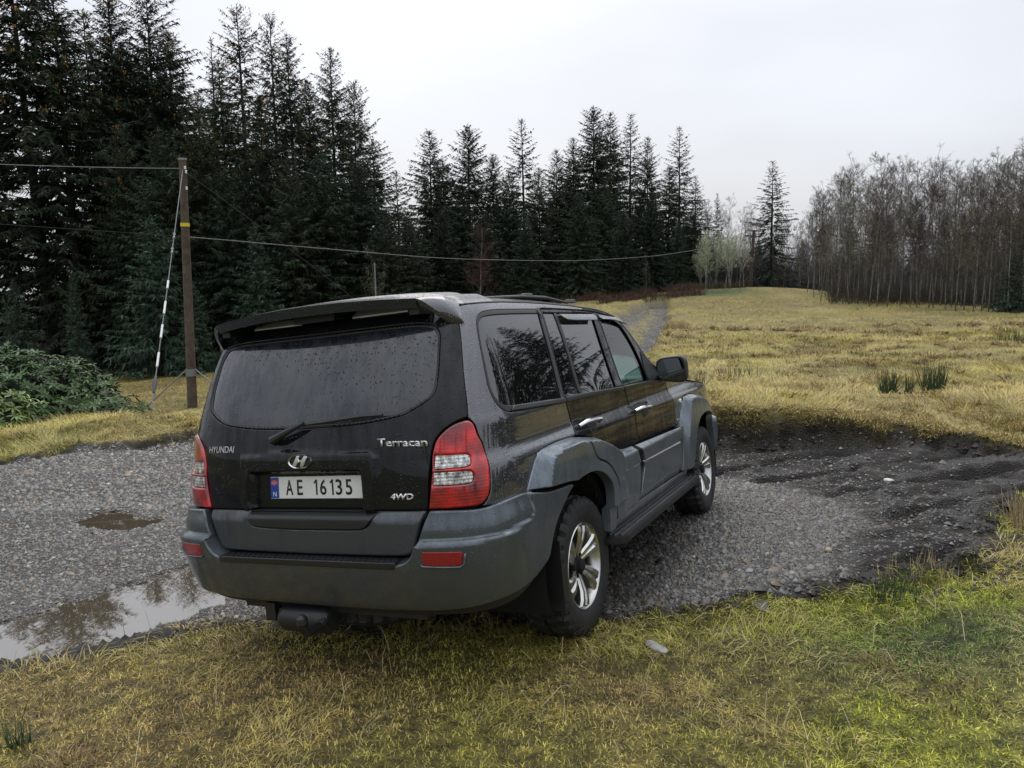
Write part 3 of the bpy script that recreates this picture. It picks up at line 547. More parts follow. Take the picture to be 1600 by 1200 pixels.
left = [  # (px of the trunk, py of the top, distance, kind, width, label)
    (-75, -70, 52, 0, 1.1, "broad dark spruce at the far left edge, its top out of frame"), (18, -150, 50, 2, 1.15, "loose spruce with sky showing through at the far left"), (78, -50, 50, 0, 1.1, "spruce with a thick bare lower trunk left of the bush's top"),
    (128, 14, 58, 6, 1.0, "thin gappy spruce behind the thick-trunked one at left"), (165, -14, 54, 1, 1.1, "dense tall spruce with a bare trunk base left of the pole"), (222, -12, 54, 2, 1.05, "dense broad spruce with orange cones just left of the pole top"),
    (262, 48, 55, 1, 1.0, "dark spruce whose right flank ends the tall left block"), (342, 92, 50, 0, 1.0, "dark spruce right behind the pole top"), (370, 8, 54, 6, 1.0, "sparse pointed spruce with bare-looking arms, tallest right of the pole"), (420, 22, 58, 6, .85, "slim spruce with a thin spiky tip next to the tallest sparse one"),
    (448, 52, 53, 0, .85, "dark spruce in the middle of the sloping row right of the pole"), (480, 128, 49, 1, .9, "spruce filling the gap between two pointed tops right of the pole"), (513, 74, 52, 0, .9, "pointed spruce with a thin leader, last tall one of the left row"), (546, 128, 56, 2, .75, "spruce on the outer slope of the left row"),
    (583, 222, 52, 4, 1.1, "shorter spruce with long side arms at the end of the left row"), (622, 268, 50, 5, 1.1, "loose low spruce at the right foot of the left row"), (404, 150, 47, 1, .9, "dense dark spruce in front of the slim spiky ones"), (300, 150, 46, 2, .9, "dark spruce just behind the wooden pole"), (560, 250, 47, 3, 1.0, "full low spruce above the car's left roof corner"), (500, 240, 46, 3, 1.1, "full spruce low in front of the sloping left row"), (640, 330, 47, 4, 1.1, "low spruce filling the dip before the middle stand")]
for px, py, D, k, w, lb in left: x, z = xz(px, py, D); put_spruce(SP[k], x, D, z, lb, LG, w)
center = [(668, 204, 55, 4, 1.0, "spruce with a knobbly narrow top, first of the middle stand"), (692, 250, 58, 3, .9, "broad spruce leaning on the knobbly one's right"), (730, 195, 56, 3, 1.0, "dense cone-shaped spruce, second top of the middle stand"), (770, 240, 60, 3, .8, "narrow spruce between the dense one and the airy one"), (818, 186, 58, 5, 1.0, "airy spruce with a long thin leader in the middle stand"),
          (842, 262, 55, 4, .9, "low spruce at the foot of the airy one"), (868, 234, 58, 4, .9, "pointed dark spruce left of the tallest middle group"), (896, 215, 56, 4, .9, "spruce on the left shoulder of the tallest middle group"), (928, 166, 57, 3, 1.0, "tallest spruce of the middle stand"), (952, 176, 60, 4, .85, "spruce whose tip doubles the tallest one"),
          (984, 178, 60, 5, .95, "loose spruce with layered arms right of the tallest"), (1012, 214, 62, 4, .75, "slim spruce next to the layered one"), (1045, 262, 57, 4, 1.15, "bushy spruce in front of the last tall one"), (1064, 198, 60, 5, .95, "last tall spruce of the middle stand, open to the sky"), (1088, 275, 58, 5, 1.0, "ragged low spruce at the right end of the middle stand"),
          (1122, 302, 66, 5, .6, "small spruce among bare birches left of the pale thicket"), (905, 300, 50, 3, 1.1, "green-tinged spruce in front of the tallest middle group"), (975, 330, 50, 3, 1.0, "low full spruce above the car's rear window pillar"), (760, 330, 50, 4, 1.1, "low spruce above the car roof, left of the wire's lowest point"), (690, 330, 50, 3, 1.0, "low spruce left of the reddish birch"), (820, 340, 49, 3, 1.0, "low dark spruce above the roof rails"), (1060, 350, 52, 3, .9, "low spruce beside the far end of the track")]
for px, py, D, k, w, lb in center: x, z = xz(px, py, D); put_spruce(SP[k], x, D, z, lb, CG, w)
for px, py, D, k, w, lb in ((190, 190, 47, 0, .9, "full dark spruce between the two tall ones left of the pole"), (250, 200, 45, 3, 1.0, "full spruce above the young blue-green one left of the pole"), (350, 260, 45, 3, 1.0, "full spruce standing low just right of the pole"), (450, 250, 45, 4, 1.1, "full spruce above the young pale one right of the pole"), (600, 330, 45, 4, 1.1, "full low spruce directly above the car's spoiler"), (722, 290, 53, 4, 1.1, "full spruce under the dense cone-shaped one"), (795, 270, 55, 3, .9, "full spruce between the narrow and the airy one"), (945, 280, 54, 4, 1.1, "full spruce below the twin tips"), (1020, 300, 55, 3, 1.0, "full spruce below the slim one at right"), (1085, 330, 56, 4, .9, "low full spruce closing the middle stand at right")):
    x, z = xz(px, py, D); put_spruce(SP[k], x, D, z, lb, LG if px < 640 else CG, w)
x, z = xz(1209, 252, 58); put_spruce(SP[5], x, 58, z, "lone spruce standing among bare birches right of the far pole", None, 1.15)
x, z = xz(325, 58, 60); put_spruce(DEAD, x, 60, z, "pale dead larch-like tree with bare branches left of the sparse spruce", None, 1.0, name="dead_tree")
for px, py, D, k, w, lb in ((232, 335, 41, 0, 1.0, "young blue-green spruce below the tall trees, left of the pole foot"), (398, 352, 42, 1, 1.0, "young spruce with pale shoots right of the pole"), (112, 425, 40, 1, .6, "small young spruce on the grass edge beside the thick trunk"), (300, 440, 40, 0, .9, "low young spruce hidden right behind the pole foot"), (20, 440, 42, 1, 1.0, "young spruce behind the rhododendron at the left edge")):
    x, z = xz(px, py, D); put_spruce(YG[k], x, D, z, lb, "young spruces at the wood edge", w, name="young_spruce", sink=.05)
for px, py, D, k, w, lb in ((1585, 395, 30, 0, 1.2, "dark low spruce thicket at the right edge of the field"), (1610, 330, 33, 1, 1.2, "taller young spruce half out of frame at the right edge")):
    x, z = xz(px, py, D); put_spruce(YG[k], x, D, z, lb, None, w, name="young_spruce", sink=.05)
# rows behind that close the wood
for i in range(26):
    px = 170 + i * 19 + RNG.uniform(-9, 9); D = RNG.uniform(64, 78); py = np.interp(px, [-150, 200, 290, 330, 560, 640], [90, 60, 190, 210, 290, 370]) + RNG.uniform(0, 40); x, z = xz(px, py, D); put_spruce(SP[int(RNG.integers(0, 3))], x, D, z, "dark spruce in the back rows of the left-hand stand, hidden behind the front trees", "back row spruces at left")
for i in range(20):
    px = 640 + i * 24 + RNG.uniform(-8, 8); D = RNG.uniform(66, 80); py = np.interp(px, [640, 930, 1100], [320, 260, 350]) + RNG.uniform(0, 35); x, z = xz(px, py, D); put_spruce(SP[int(RNG.integers(3, 5))], x, D, z, "dark spruce in the back rows of the middle stand, hidden behind the front trees", "back row spruces behind the car")

# ---- bare broadleaf trees
def bare(seed, H, spread=.22, trunk_r=.055, col=(.075, .048, .045), lich=0, nprim=26, start=.28, lcol=(.27, .29, .18), stems=1, twigs=1.0):
    g = np.random.default_rng(seed); rb = Rib(); tr = MB(); lq = Rib(); col = np.array(col)
    for sidx in range(stems):
        off = g.normal(0, .25, 2) * (stems > 1); ln = g.normal(0, .03 + .08 * (stems > 1), 2); hh = H * g.uniform(.85, 1.0) if stems > 1 else H
        zz = np.linspace(0, hh, 12); wob = np.cumsum(g.normal(0, .035, (12, 2)), 0)
        C = np.stack([off[0] + ln[0] * zz + wob[:, 0] * (zz / hh), off[1] + ln[1] * zz + wob[:, 1] * (zz / hh), zz], 1); C[0, 2] = -.3; rr = trunk_r * TR_T * (1 - zz / hh) ** .8 + .006
        tr.tube(C, rr, 6)
        def at(z): return np.stack([np.interp(z, C[:, 2], C[:, k]) for k in range(3)], -1)
        np_ = int(nprim / (1 if stems == 1 else 1.4)); f = start + (1 - start) * g.random(np_) ** .85; B = at(f * hh); az = g.uniform(0, 6.28, np_); el = g.uniform(.55, 1.15, np_); Ln = hh * spread * (1.15 - f) * g.uniform(.6, 1.3, np_) + .35
        D = np.stack([np.cos(az) * np.cos(el), np.sin(az) * np.cos(el), np.sin(el)], 1)
        def grow(B, D, Ln, w, nseg, curl):
            P = [B]; d = D
            for q in range(nseg): d = unit(d + g.normal(0, curl, d.shape) + np.array([0, 0, .10])); P.append(P[-1] + d * (Ln / nseg)[:, None])
            P = np.stack(P, 1)
            for q in range(nseg):
                w0 = w * (1 - q / nseg * .7); w1 = w * (1 - (q + 1) / nseg * .7); s_ = unit(np.cross(P[:, q + 1] - P[:, q], g.normal(0, 1, B.shape))); s2 = unit(np.cross(P[:, q + 1] - P[:, q], s_))
                cc = col * g.uniform(.6, 1.4, (len(B), 1)); rb.quads(P[:, q], P[:, q + 1], s_ * w0[:, None], s_ * w1[:, None], cc)
                if w.mean() > .008: rb.quads(P[:, q], P[:, q + 1], s2 * w0[:, None], s2 * w1[:, None], cc)
            return P
        P1 = grow(B, D, Ln, np.full(np_, .016) * (1.1 - f * .4) * trunk_r / .055, 5, .16)
        def sub(P, k, lf, w, nseg, curl, spreadang=.9):
            n, m, _ = P.shape; i = g.integers(0, n, n * k); t = g.uniform(.15, 1, n * k) * (m - 1.001); j = t.astype(int); fr = (t - j)[:, None]; B = P[i, j] * (1 - fr) + P[i, j + 1] * fr; T = unit(P[i, j + 1] - P[i, j]); L0 = np.linalg.norm(P[i, -1] - P[i, 0], axis=1)
            D = unit(T + unit(g.normal(0, 1, T.shape)) * spreadang); return grow(B, D, L0 * lf * g.uniform(.5, 1.2, n * k) * (1.2 - t / (m - 1)) + .08, np.full(n * k, w), nseg, curl)
        P2 = sub(P1, 7, .55, .0065, 3, .22); P3 = sub(P2, int(6 * twigs), .6, .0042, 2, .28)
        # twigs straight off the leader
        kk = int(40 * twigs); f2 = g.uniform(.6, 1, kk); B = at(f2 * hh); D = unit(g.normal(0, 1, (kk, 3)) + [0, 0, .9]); grow(B, D, g.uniform(.2, .6, kk), np.full(kk, .004), 2, .2)
        if lich:
            for P in (P1, P2, P3):
                n, m, _ = P.shape; k = int(n * m * lich); i = g.integers(0, n, k); j = g.integers(0, m - 1, k); t = g.random((k, 1)); B = P[i, j] * (1 - t) + P[i, j + 1] * t + g.normal(0, .02, (k, 3)); a = unit(g.normal(0, 1, (k, 3))) * g.uniform(.012, .032, (k, 1)); b_ = unit(np.cross(a, g.normal(0, 1, (k, 3)))) * g.uniform(.008, .02, (k, 1)); lq.quads(B - a, B + a, b_, b_, np.array(lcol) * g.uniform(.5, 1.3, (k, 1)))
    tm = mesh_np("trunk", np.concatenate(tr.V), tr.F, smooth=True); tm.materials.append(M_birch); cm = rb.mesh("crown"); cm.materials.append(M_twig); d = dict(H=H, trunk=tm, crown=cm)
    if lich: lm = lq.mesh("lichen"); lm.materials.append(M_lichen); d['lichen'] = lm
    return d
BR = [bare(31, 9.5, start=.2, spread=.30, nprim=36, twigs=1.1, trunk_r=.05, col=(.085, .065, .058)), bare(32, 9.5, start=.22, spread=.30, nprim=36, twigs=1.1, trunk_r=.05, col=(.085, .055, .055)), bare(33, 9.5, start=.18, spread=.34, nprim=34, trunk_r=.045, col=(.080, .066, .056)), bare(34, 9.5, lich=.22, start=.12, nprim=34, spread=.28, lcol=(.24, .24, .16), col=(.10, .09, .07), trunk_r=.045), bare(35, 9.5, lich=.3, start=.08, nprim=38, spread=.32, lcol=(.26, .265, .17), col=(.11, .10, .075), trunk_r=.045)]
LB = [bare(41, 4.6, lich=.22, start=.28, nprim=22, spread=.46, twigs=.7, trunk_r=.05, stems=3, col=(.36, .38, .27), lcol=(.50, .54, .34)), bare(42, 4.6, lich=.22, start=.30, nprim=20, spread=.44, twigs=.7, trunk_r=.05, stems=2, col=(.36, .38, .27), lcol=(.52, .55, .35))]
RD = bare(43, 6, start=.2, spread=.3, col=(.075, .042, .038), nprim=34, twigs=1.3)
TR_T = 1.0
BIG = bare(51, 12, start=.2, spread=.42, trunk_r=.22, nprim=30, twigs=1.5, col=(.05, .045, .04))
def put_bare(k, x, y, zt, label, group=None, name="birch_tree", wid=1.0):
    b = float(hz(x, y)) - .05; s = (zt - b) / k['H']; e = empty(name, (x, y, b)); e.rotation_euler = (RNG.normal(0, .025), RNG.normal(0, .03), RNG.uniform(0, 6.28)); e.scale = (s * wid, s * wid, s); tag(e, label, "tree", group)
    for nm in ("trunk", "crown", "lichen"):
        if k.get(nm):
            q = link(nm, k[nm], None, e)
            if nm != 'trunk': q['kind'] = 'stuff'
    return e
special = {0: "first birch on the left front corner of the birch wood", 4: "birch with a white lower trunk near the left corner of the birch wood", 9: "front-row birch with a lichen-grey stem in the middle of the birch wood"}
nb = 0
for row, (D0, n) in enumerate(((35, 24), (38, 22), (42, 22), (48, 20))):
    for i in range(n):
        px = np.interp(i / (n - 1), [0, 1], [1288 - row * 12, 1640]) + RNG.uniform(-6, 6); D = np.interp(px, [1280, 1400, 1650], [D0 + 4, D0 + 1, D0 - 6]) + RNG.uniform(-1, 1)
        py = np.interp(px, [1265, 1300, 1330, 1420, 1470, 1540, 1600, 1640], [300, 262, 240, 232, 236, 228, 215, 190]) + RNG.uniform(10, 58) + (0 if row > 1 else 14); x, z = xz(px, py, D)
        k = BR[int(RNG.choice([0, 1, 2, 3, 4], p=[.2, .2, .15, .25, .2] if row < 2 else [.35, .35, .2, .1, 0]))]
        put_bare(k, x, D, z, "bare grey-stemmed birch in the front row of the wood right of the field" if row == 0 else "bare purple-brown birch deeper inside the wood right of the field", "front row birches right of the field" if row == 0 else "birches inside the wood right of the field", wid=1.0 + .15 * (row > 1))
for i in range(22):
    px = 1092 + i * 9.5 + RNG.uniform(-5, 5); D = RNG.uniform(60, 72); py = np.interp(px, [1090, 1150, 1200, 1260, 1300], [315, 310, 330, 320, 290]) + RNG.uniform(0, 30); x, z = xz(px, py, D); put_bare(BR[int(RNG.integers(0, 3))], x, D, z, "bare birch in the hazy row behind the far pole", "bare birches behind the far pole")
for i, (px, lb) in enumerate(((1100, "leftmost pale lichen-covered birch of the thicket beside the track"), (1112, "second pale lichen-covered birch from the left in the thicket"), (1124, "third pale lichen-covered birch from the left in the thicket"), (1136, "middle pale lichen-covered birch of the thicket"), (1148, "pale lichen-covered birch right of the thicket's middle"), (1160, "pale lichen-covered birch next to the far pole"), (1092, "low pale birch leaning out at the thicket's left end"))):
    D = 49 + RNG.uniform(-1, 1.5); x, z = xz(px, 372 + RNG.uniform(0, 22) + (30 if px < 1095 else 0), D); put_bare(LB[i % 2], x, D, z + .25, lb, "pale lichen birches beside the track")
x, z = xz(745, 358, 45); put_bare(RD, x, 45, z, "small reddish birch with two pale stems above the car roof")
for px, py, D, lb in ((1010, 400, 47, "thin bare sapling left of the track's far end"), (590, 395, 43, "thin bare sapling above the car's left roof edge"), (1225, 395, 50, "lichen-grey sapling below the lone spruce"), (1250, 380, 50, "grey sapling between the lone spruce and the birch wood")):
    x, z = xz(px, py, D); put_bare(BR[3], x, D, z, lb)
# undergrowth of bare brush between and under the trees, far behind the trunks
def brush(name, n, fx, h, col, w, label=None, grp=None):
    P = fx(n)
    n = len(P); h = h * (1 + .9 * fbm(P[:, 0], P[:, 1], 2.2, 3)); B = np.stack([P[:, 0], P[:, 1], hz(P[:, 0], P[:, 1]) - .05], 1); rb = Rib(); D = unit(RNG.normal(0, .45, (n, 3)) + [0, 0, 1]); L_ = h * RNG.uniform(.4, 1.1, n); M1 = B + D * (L_ * .5)[:, None]; D2 = unit(D + RNG.normal(0, .5, (n, 3))); s_ = unit(np.cross(D, RNG.normal(0, 1, (n, 3)))) * w
    c = np.array(col) * RNG.uniform(.5, 1.5, (n, 1)); rb.quads(B, M1, s_, s_ * .7, c); rb.quads(M1, M1 + D2 * (L_ * .5)[:, None], s_ * .7, s_ * .2, c)
    for _ in range(2): D3 = unit(D2 + RNG.normal(0, .8, (n, 3))); rb.quads(M1, M1 + D3 * (L_ * .4)[:, None], s_ * .5, s_ * .1, c)
    me = rb.mesh(name); me.materials.append(M_twig); return tag(link(name, me), kind='stuff')
brush("brown_bracken", 5000, lambda n: (lambda x, y: np.stack([x, y], 1)[fbm(x, y, 1.6, 3) > -.02])(RNG.uniform(2.5, 11.0, 2 * n), RNG.uniform(44.5, 52, 2 * n)), .6, (.075, .045, .032), .012)
brush("wood_floor_brush", 14000, lambda n: np.stack([RNG.uniform(-45, 4, n), RNG.uniform(62, 84, n)], 1), 3.2, (.085, .075, .062), .018)
brush("birch_wood_brush", 9000, lambda n: (lambda q: np.stack([xz(0, 0, 1)[0] * 0 + q[0], q[1]], 1))((lambda D, a: (D * a, D))(RNG.uniform(37, 52, n), RNG.uniform(.40, .68, n))), 1.5, (.060, .052, .042), .010)
brush("far_brushwood", 16000, lambda n: (lambda D, a: np.stack([D * a, D], 1))(RNG.uniform(60, 84, n), RNG.uniform(.18, .80, n)), 4.6, (.075, .066, .060), .016)
brush("heather_patch", 2500, lambda n: np.stack([RNG.uniform(10.6, 14.5, n), RNG.uniform(49, 53, n)], 1), .5, (.10, .085, .05), .012)
# closing tree rows far behind the birches and the far pole
for i in range(16):
    px = 1110 + i * 36 + RNG.uniform(-10, 10); D = RNG.uniform(80, 92); x, z = xz(px, np.interp(px, [1100, 1250, 1300, 1700], [372, 375, 330, 310]) + RNG.uniform(0, 18), D); put_spruce(SP[int(RNG.integers(3, 5))], x, D, z, "dark spruce far behind the bare birches, barely showing through", "spruces far behind the birches")
# trees standing to the right of and behind the photographer: they show in the windows
for x, y, h, k, lb in ((21, 19.5, 10.0, BIG, "big bare oak right of the field, outside the picture"), (27, 24, 11, BIG, "second big bare oak outside the picture"), (24.5, 14, 9, BIG, "third big bare oak outside the picture"), (30, 31, 10, BIG, "farthest bare oak outside the picture"), (-9, -22, 9, BIG, "bare oak behind the photographer"), (6, -26, 9, BIG, "second bare oak behind the photographer"), (-20, -20, 8, BIG, "third bare oak behind the photographer")):
    put_bare(k, x, y, float(hz(x, y)) + h, lb, name="oak_tree", wid=1.0)
for x, y, h, lb in ((22.5, 22.5, 9.5, "spruce outside the picture to the right"), (24, 26, 11, "second spruce outside the picture to the right"), (19.8, 17.6, 7, "fifth spruce outside the picture to the right"), (26, 21, 12, "sixth spruce outside the picture to the right"), (-14, -26, 9, "spruce behind the photographer"), (0, -30, 10, "second spruce behind the photographer"), (31, 18, 10, "third spruce outside the picture to the right"), (12, -24, 10, "third spruce behind the photographer"), (28, 16, 9, "fourth spruce outside the picture to the right")):
    put_spruce(SP[4], x, y, float(hz(x, y)) + h, lb)

for i in range(15):  # unseen row, set close to darken what the car's side mirrors
    az_ = R_(43.5 + i * 3.6); D_ = 12.5 + 1.5 * math.sin(i * 1.9); x, y = D_ * math.sin(az_) * 1.0, D_ * math.cos(az_)
    put_spruce(YG[i % 2], x, y, float(hz(x, y)) + 1.3 + 1.2 * abs(math.sin(i * 2.3)), "young spruce beyond the right edge of the picture, mirrored in the car's side", "spruces mirrored in the car's side", 1.3)
# ================================================================== rhododendrons
M_leaf = col_mat("rhododendron_leaf", .42, var=.15)
def leaf_mesh(name, L=.115, W=.018, col=(.045, .075, .032)):
    V = [(0, 0, 0), (L * .35, -W, .004), (L * .35, W, .004), (L * .72, -W * .9, -.002), (L * .72, W * .9, -.002), (L, 0, -.018), (L * .35, 0, -.006), (L * .72, 0, -.012)]
    F = [(0, 1, 6), (0, 6, 2), (1, 3, 7, 6), (6, 7, 4, 2), (3, 5, 7), (7, 5, 4)]
    return np.array(V), F, col
def bush(name, c, r, n_ros, label, tone, seed, nleaf=300, L=.115, group=None):
    g = np.random.default_rng(seed); e = empty(name, tuple(c)); tag(e, label, "shrub", group); V0, F0, _ = leaf_mesh("leaf", L)
    th = g.uniform(0, 6.28, n_ros); ph = np.arccos(g.uniform(-.15, 1, n_ros)); q = g.uniform(.86, 1.03, n_ros)
    Nn = np.stack([np.sin(ph) * np.cos(th), np.sin(ph) * np.sin(th), np.cos(ph)], 1); lump = 1 + .16 * fbm(Nn[:, 0] * 3 + seed, Nn[:, 1] * 3 + Nn[:, 2] * 2, .8, 3)
    P = Nn * (q * lump)[:, None] * np.array(r); Nn = unit(Nn / np.array(r) + [0, 0, .35]); VV = []; FF = []; CC = []; Ms = []; n = 0
    for p, nn in zip(P, Nn):
        nn = unit(nn + g.normal(0, .25, 3)); u = unit(np.cross(nn, [.3, .7, .2])); v = np.cross(nn, u); a0 = g.uniform(0, 6.28); k = int(g.integers(7, 11)); base_c = np.array(tone) * g.uniform(.55, 1.5)
        for j in range(k):
            a = a0 + j * 6.283 / k + g.normal(0, .2); el = g.uniform(-.35, .45); d = unit((u * math.cos(a) + v * math.sin(a)) * math.cos(el) + nn * math.sin(el)); s_ = unit(np.cross(nn, d)); w_ = np.cross(d, s_); sc = g.uniform(.75, 1.2)
            R3 = np.stack([d, s_, w_], 1) * sc; Ms.append((R3, p + d * .008)); c_ = base_c * g.uniform(.75, 1.3); CC.append(c_)
        if g.random() < .5: pass
    front = np.array([m[1] for m in Ms]); key = -(front @ unit(np.array([-c[0], -c[1], 1.2 - c[2]]))) + np.random.default_rng(1).uniform(0, .9, len(Ms)) * .6; order = np.argsort(key); part = set(order[:nleaf].tolist())
    lm = mesh_np("leaf", V0, F0, smooth=True); add_col(lm, "col", np.tile(np.array(tone), (8, 1))); lm.materials.append(M_leaf)
    F0a = np.array([[0, 1, 6], [0, 6, 2], [1, 3, 7], [1, 7, 6], [6, 7, 4], [6, 4, 2], [3, 5, 7], [7, 5, 4]])
    rest = [i for i in range(len(Ms)) if i not in part]; R3 = np.stack([Ms[i][0] for i in rest]); T3_ = np.stack([Ms[i][1] for i in rest]); V = np.einsum('nij,kj->nki', R3, V0) + T3_[:, None]; F = (np.arange(len(rest))[:, None, None] * 8 + F0a[None]).reshape(-1, 3)
    me = mesh_np("foliage", V.reshape(-1, 3), F, smooth=True); add_col(me, "col", np.repeat(np.array([CC[i] for i in rest]), 8, 0)); me.materials.append(M_leaf); f = link("foliage", me, None, e); f['kind'] = 'stuff'
    for i in sorted(part):
        o = bpy.data.objects.new("leaf", lm); COL.objects.link(o); o.parent = e; R3, t = Ms[i]; o.matrix_local = Matrix([[*R3[0], t[0]], [*R3[1], t[1]], [*R3[2], t[2]], [0, 0, 0, 1]])
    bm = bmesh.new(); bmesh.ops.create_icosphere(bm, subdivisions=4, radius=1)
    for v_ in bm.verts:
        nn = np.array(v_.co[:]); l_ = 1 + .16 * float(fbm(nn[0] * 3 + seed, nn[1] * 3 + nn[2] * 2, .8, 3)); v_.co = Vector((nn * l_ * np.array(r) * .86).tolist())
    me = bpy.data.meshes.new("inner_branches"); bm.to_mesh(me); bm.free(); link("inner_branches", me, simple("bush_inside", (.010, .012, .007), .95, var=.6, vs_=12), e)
    return e
bush("rhododendron", (-8.62, 13.4, -1.12), (2.35, 1.5, 1.68), 1800, "large rounded rhododendron with dark glossy leaves behind the grass mound at left", (.055, .100, .030), 61)
bush("rhododendron", (-7.95, 11.55, -.62), (1.05, .75, .86), 300, "small paler green rhododendron in front of the large one at the left edge", (.13, .19, .05), 62, L=.13)

# ================================================================== poles and wires
M_wood = simple("weathered_pole", (.075, .055, .040), .85, var=.4, vs_=5, bump=.5, bs=18); M_wood2 = simple("brown_pole", (.060, .040, .030), .85, var=.3, vs_=3)
M_wire = simple("wire", (.16, .16, .17), .5, .5); M_wired = simple("dark_wire", (.05, .05, .055), .6); M_yel = simple("yellow_band", (.65, .48, .02), .5); M_ins = simple("white_insulator", (.7, .7, .7), .3); M_steel = simple("galvanised_steel", (.22, .23, .24), .5, .6)
PT = np.array([-10.37, 26.0, 5.52]); PB = np.array([-10.64, 26.0, -3.0])
def lerp(a, b, t): return np.asarray(a, float) + (np.asarray(b, float) - np.asarray(a, float)) * t
pole = empty("utility_pole", tuple(PB)); tag(pole, "weathered wooden pole with a yellow band, leaning slightly, left of the car", "pole")
def rel(p, o): return [tuple(np.asarray(q) - o) for q in p]
m = MB(); m.tube(rel([lerp(PB, PT, t) for t in np.linspace(-.02, 1, 12)], PB), np.linspace(.165, .115, 12), 14); m.build("post", M_wood, pole, smooth=True)
m = MB(); m.tube(rel([PT + [0, 0, -.01], PT + [0, 0, .05]], PB), .13, 14); m.build("pole_cap", M_steel, pole, smooth=True)
m = MB(); m.tube(rel([lerp(PB, PT, .755), lerp(PB, PT, .768)], PB), .142, 14); m.build("band", M_yel, pole, smooth=True)
for tt, dx in ((.955, .13), (.895, .13), (.97, .10)):
    m = MB(); p = lerp(PB, PT, tt) + [dx, -.08, 0]; m.lathe([(-.05, .02), (-.04, .035), (0, .03), (.03, .04), (.05, .02)], 10, 'z', p - PB); m.build("insulator", M_ins, pole, smooth=True)
for tt in (.20, .205):
    pass
m = MB(); p = lerp(PB, PT, .20); m.tube(rel([p + [0, 0, -.12], p + [0, 0, .12]], PB), .168, 14); m.build("clamp", M_steel, pole, smooth=True)
for s in (-1, 1):
    m = MB(); m.tube(rel([lerp(PB, PT, .21) + [s * .16, 0, 0], (PB[0] + s * 1.6, 26.0, float(hz(PB[0] + s * 1.6, 26.0)))], PB), .022, 6); m.build("stay_rod", M_steel, pole, smooth=True)
# guy wire with insulator and white marker sleeves
GA = lerp(PB, PT, .965) + [.04, -.1, 0]; gx0, gz0 = xz(232, 642, 17.5); GB = np.array([gx0, 17.5, gz0 - .3])
guy = empty("guy_wire", tuple(GB)); tag(guy, "stay wire with white marker sleeves slanting from the pole top down to the bush", "wire")
m = MB(); m.tube(rel([GA, GB], GB), .013, 5); m.build("strand", M_wire, guy)
for t0, t1 in ((.17, .215), (.265, .31), (.35, .395), (.445, .475)):
    m = MB(); m.tube(rel([lerp(GB, GA, t0), lerp(GB, GA, t1)], GB), .028, 8); m.build("marker_sleeve", M_ins, guy, smooth=True)
for t0 in (.60, .665):
    m = MB(); c = lerp(GB, GA, t0); d = unit(GA - GB); m.tube(rel([c - d * .14, c - d * .11, c - d * .03, c + d * .03, c + d * .11, c + d * .14], GB), [.018, .045, .02, .02, .045, .018], 8); m.build("stay_insulator", M_steel, guy, smooth=True)
m = MB(); m.tube(rel([lerp(GB, GA, .09), lerp(GB, GA, .12), lerp(GB, GA, .14)], GB), [.03, .06, .03], 8); m.build("turnbuckle", M_wired, guy, smooth=True)
# far pole
pt = np.array([15.79, 52.0, 4.25]); pb = np.array([15.62, 52.0, float(hz(15.62, 52.0)) - .2]); p2 = empty("utility_pole", tuple(pb)); tag(p2, "distant brown wooden pole on the rise at the field's far end", "pole")
m = MB(); m.tube(rel([lerp(pb, pt, t) for t in np.linspace(0, 1, 6)], pb), np.linspace(.13, .09, 6), 10); m.build("post", M_wood2, p2, smooth=True)
for s in (-1, 1): m = MB(); m.tube(rel([lerp(pb, pt, .28), pb + [s * .75, 0, .1]], pb), .035, 6); m.build("strut", M_wood2, p2)
def wire(name, a, b, sag, label, r=.014, mat=M_wire, group="overhead wires at the poles"):
    t = np.linspace(0, 1, 60)[:, None]; P = np.asarray(a) * (1 - t) + np.asarray(b) * t; P[:, 2] -= (4 * sag * t * (1 - t))[:, 0]; m = MB(); m.tube(P, r, 5); return tag(m.build(name, mat), label, "wire", group)
def at(px, py, D): x, z = xz(px, py, D); return np.array([x, D, z])
wire("overhead_wire", PT + [-.05, -.1, -.28], at(-500, 225, 24), .15, "thin wire running from the pole top out of the picture at upper left")
WP = [(-260, 330, 20), (0, 350, 22.5), (290, 370, 26), (500, 388, 30), (730, 405, 36), (880, 407.5, 41), (1000, 402, 45), (1095, 389, 49), (1178, 371, 52)]
WQ = resample(np.array([at(*w) for w in WP])[:, :2], 99, False) if False else np.array([at(*w) for w in WP]); _yy = np.linspace(26, 52, 70); _wx = pch([w[1] for w in WQ], [w[0] for w in WQ])(_yy); _wz = pch([w[1] for w in WQ], [w[2] for w in WQ])(_yy)
m = MB(); m.tube(np.stack([_wx, _yy, _wz], 1), .014, 5); tag(m.build("overhead_wire", M_wire), "long sagging wire passing behind the pole and over the car roof to the far pole", "wire", "overhead wires at the poles")
wire("overhead_wire", PT + [.05, -.1, -.35], at(620, 520, 40), -.1, "thin dark wire slanting down right from the pole top", .010, M_wired)
_y2 = np.linspace(20, 26, 12); m = MB(); m.tube(np.stack([pch([w[1] for w in WQ], [w[0] for w in WQ])(_y2), _y2, pch([w[1] for w in WQ], [w[2] for w in WQ])(_y2)], 1), .0035, 4); tag(m.build("overhead_wire", M_wired), "faint dark wire between the left picture edge and the middle of the near pole", "wire", "overhead wires at the poles")
m = MB(); q = at(587, 455, 40); m.tube([q - [0, 0, 2.2], q + [0, 0, 1.4]], .035, 8); tag(m.build("thin_post", M_steel, smooth=True), "thin grey post standing before the dark trees above the car's left roof edge", "post")
def t_of_x(x): return T1 + (x - X1)          # along the straight part of the side
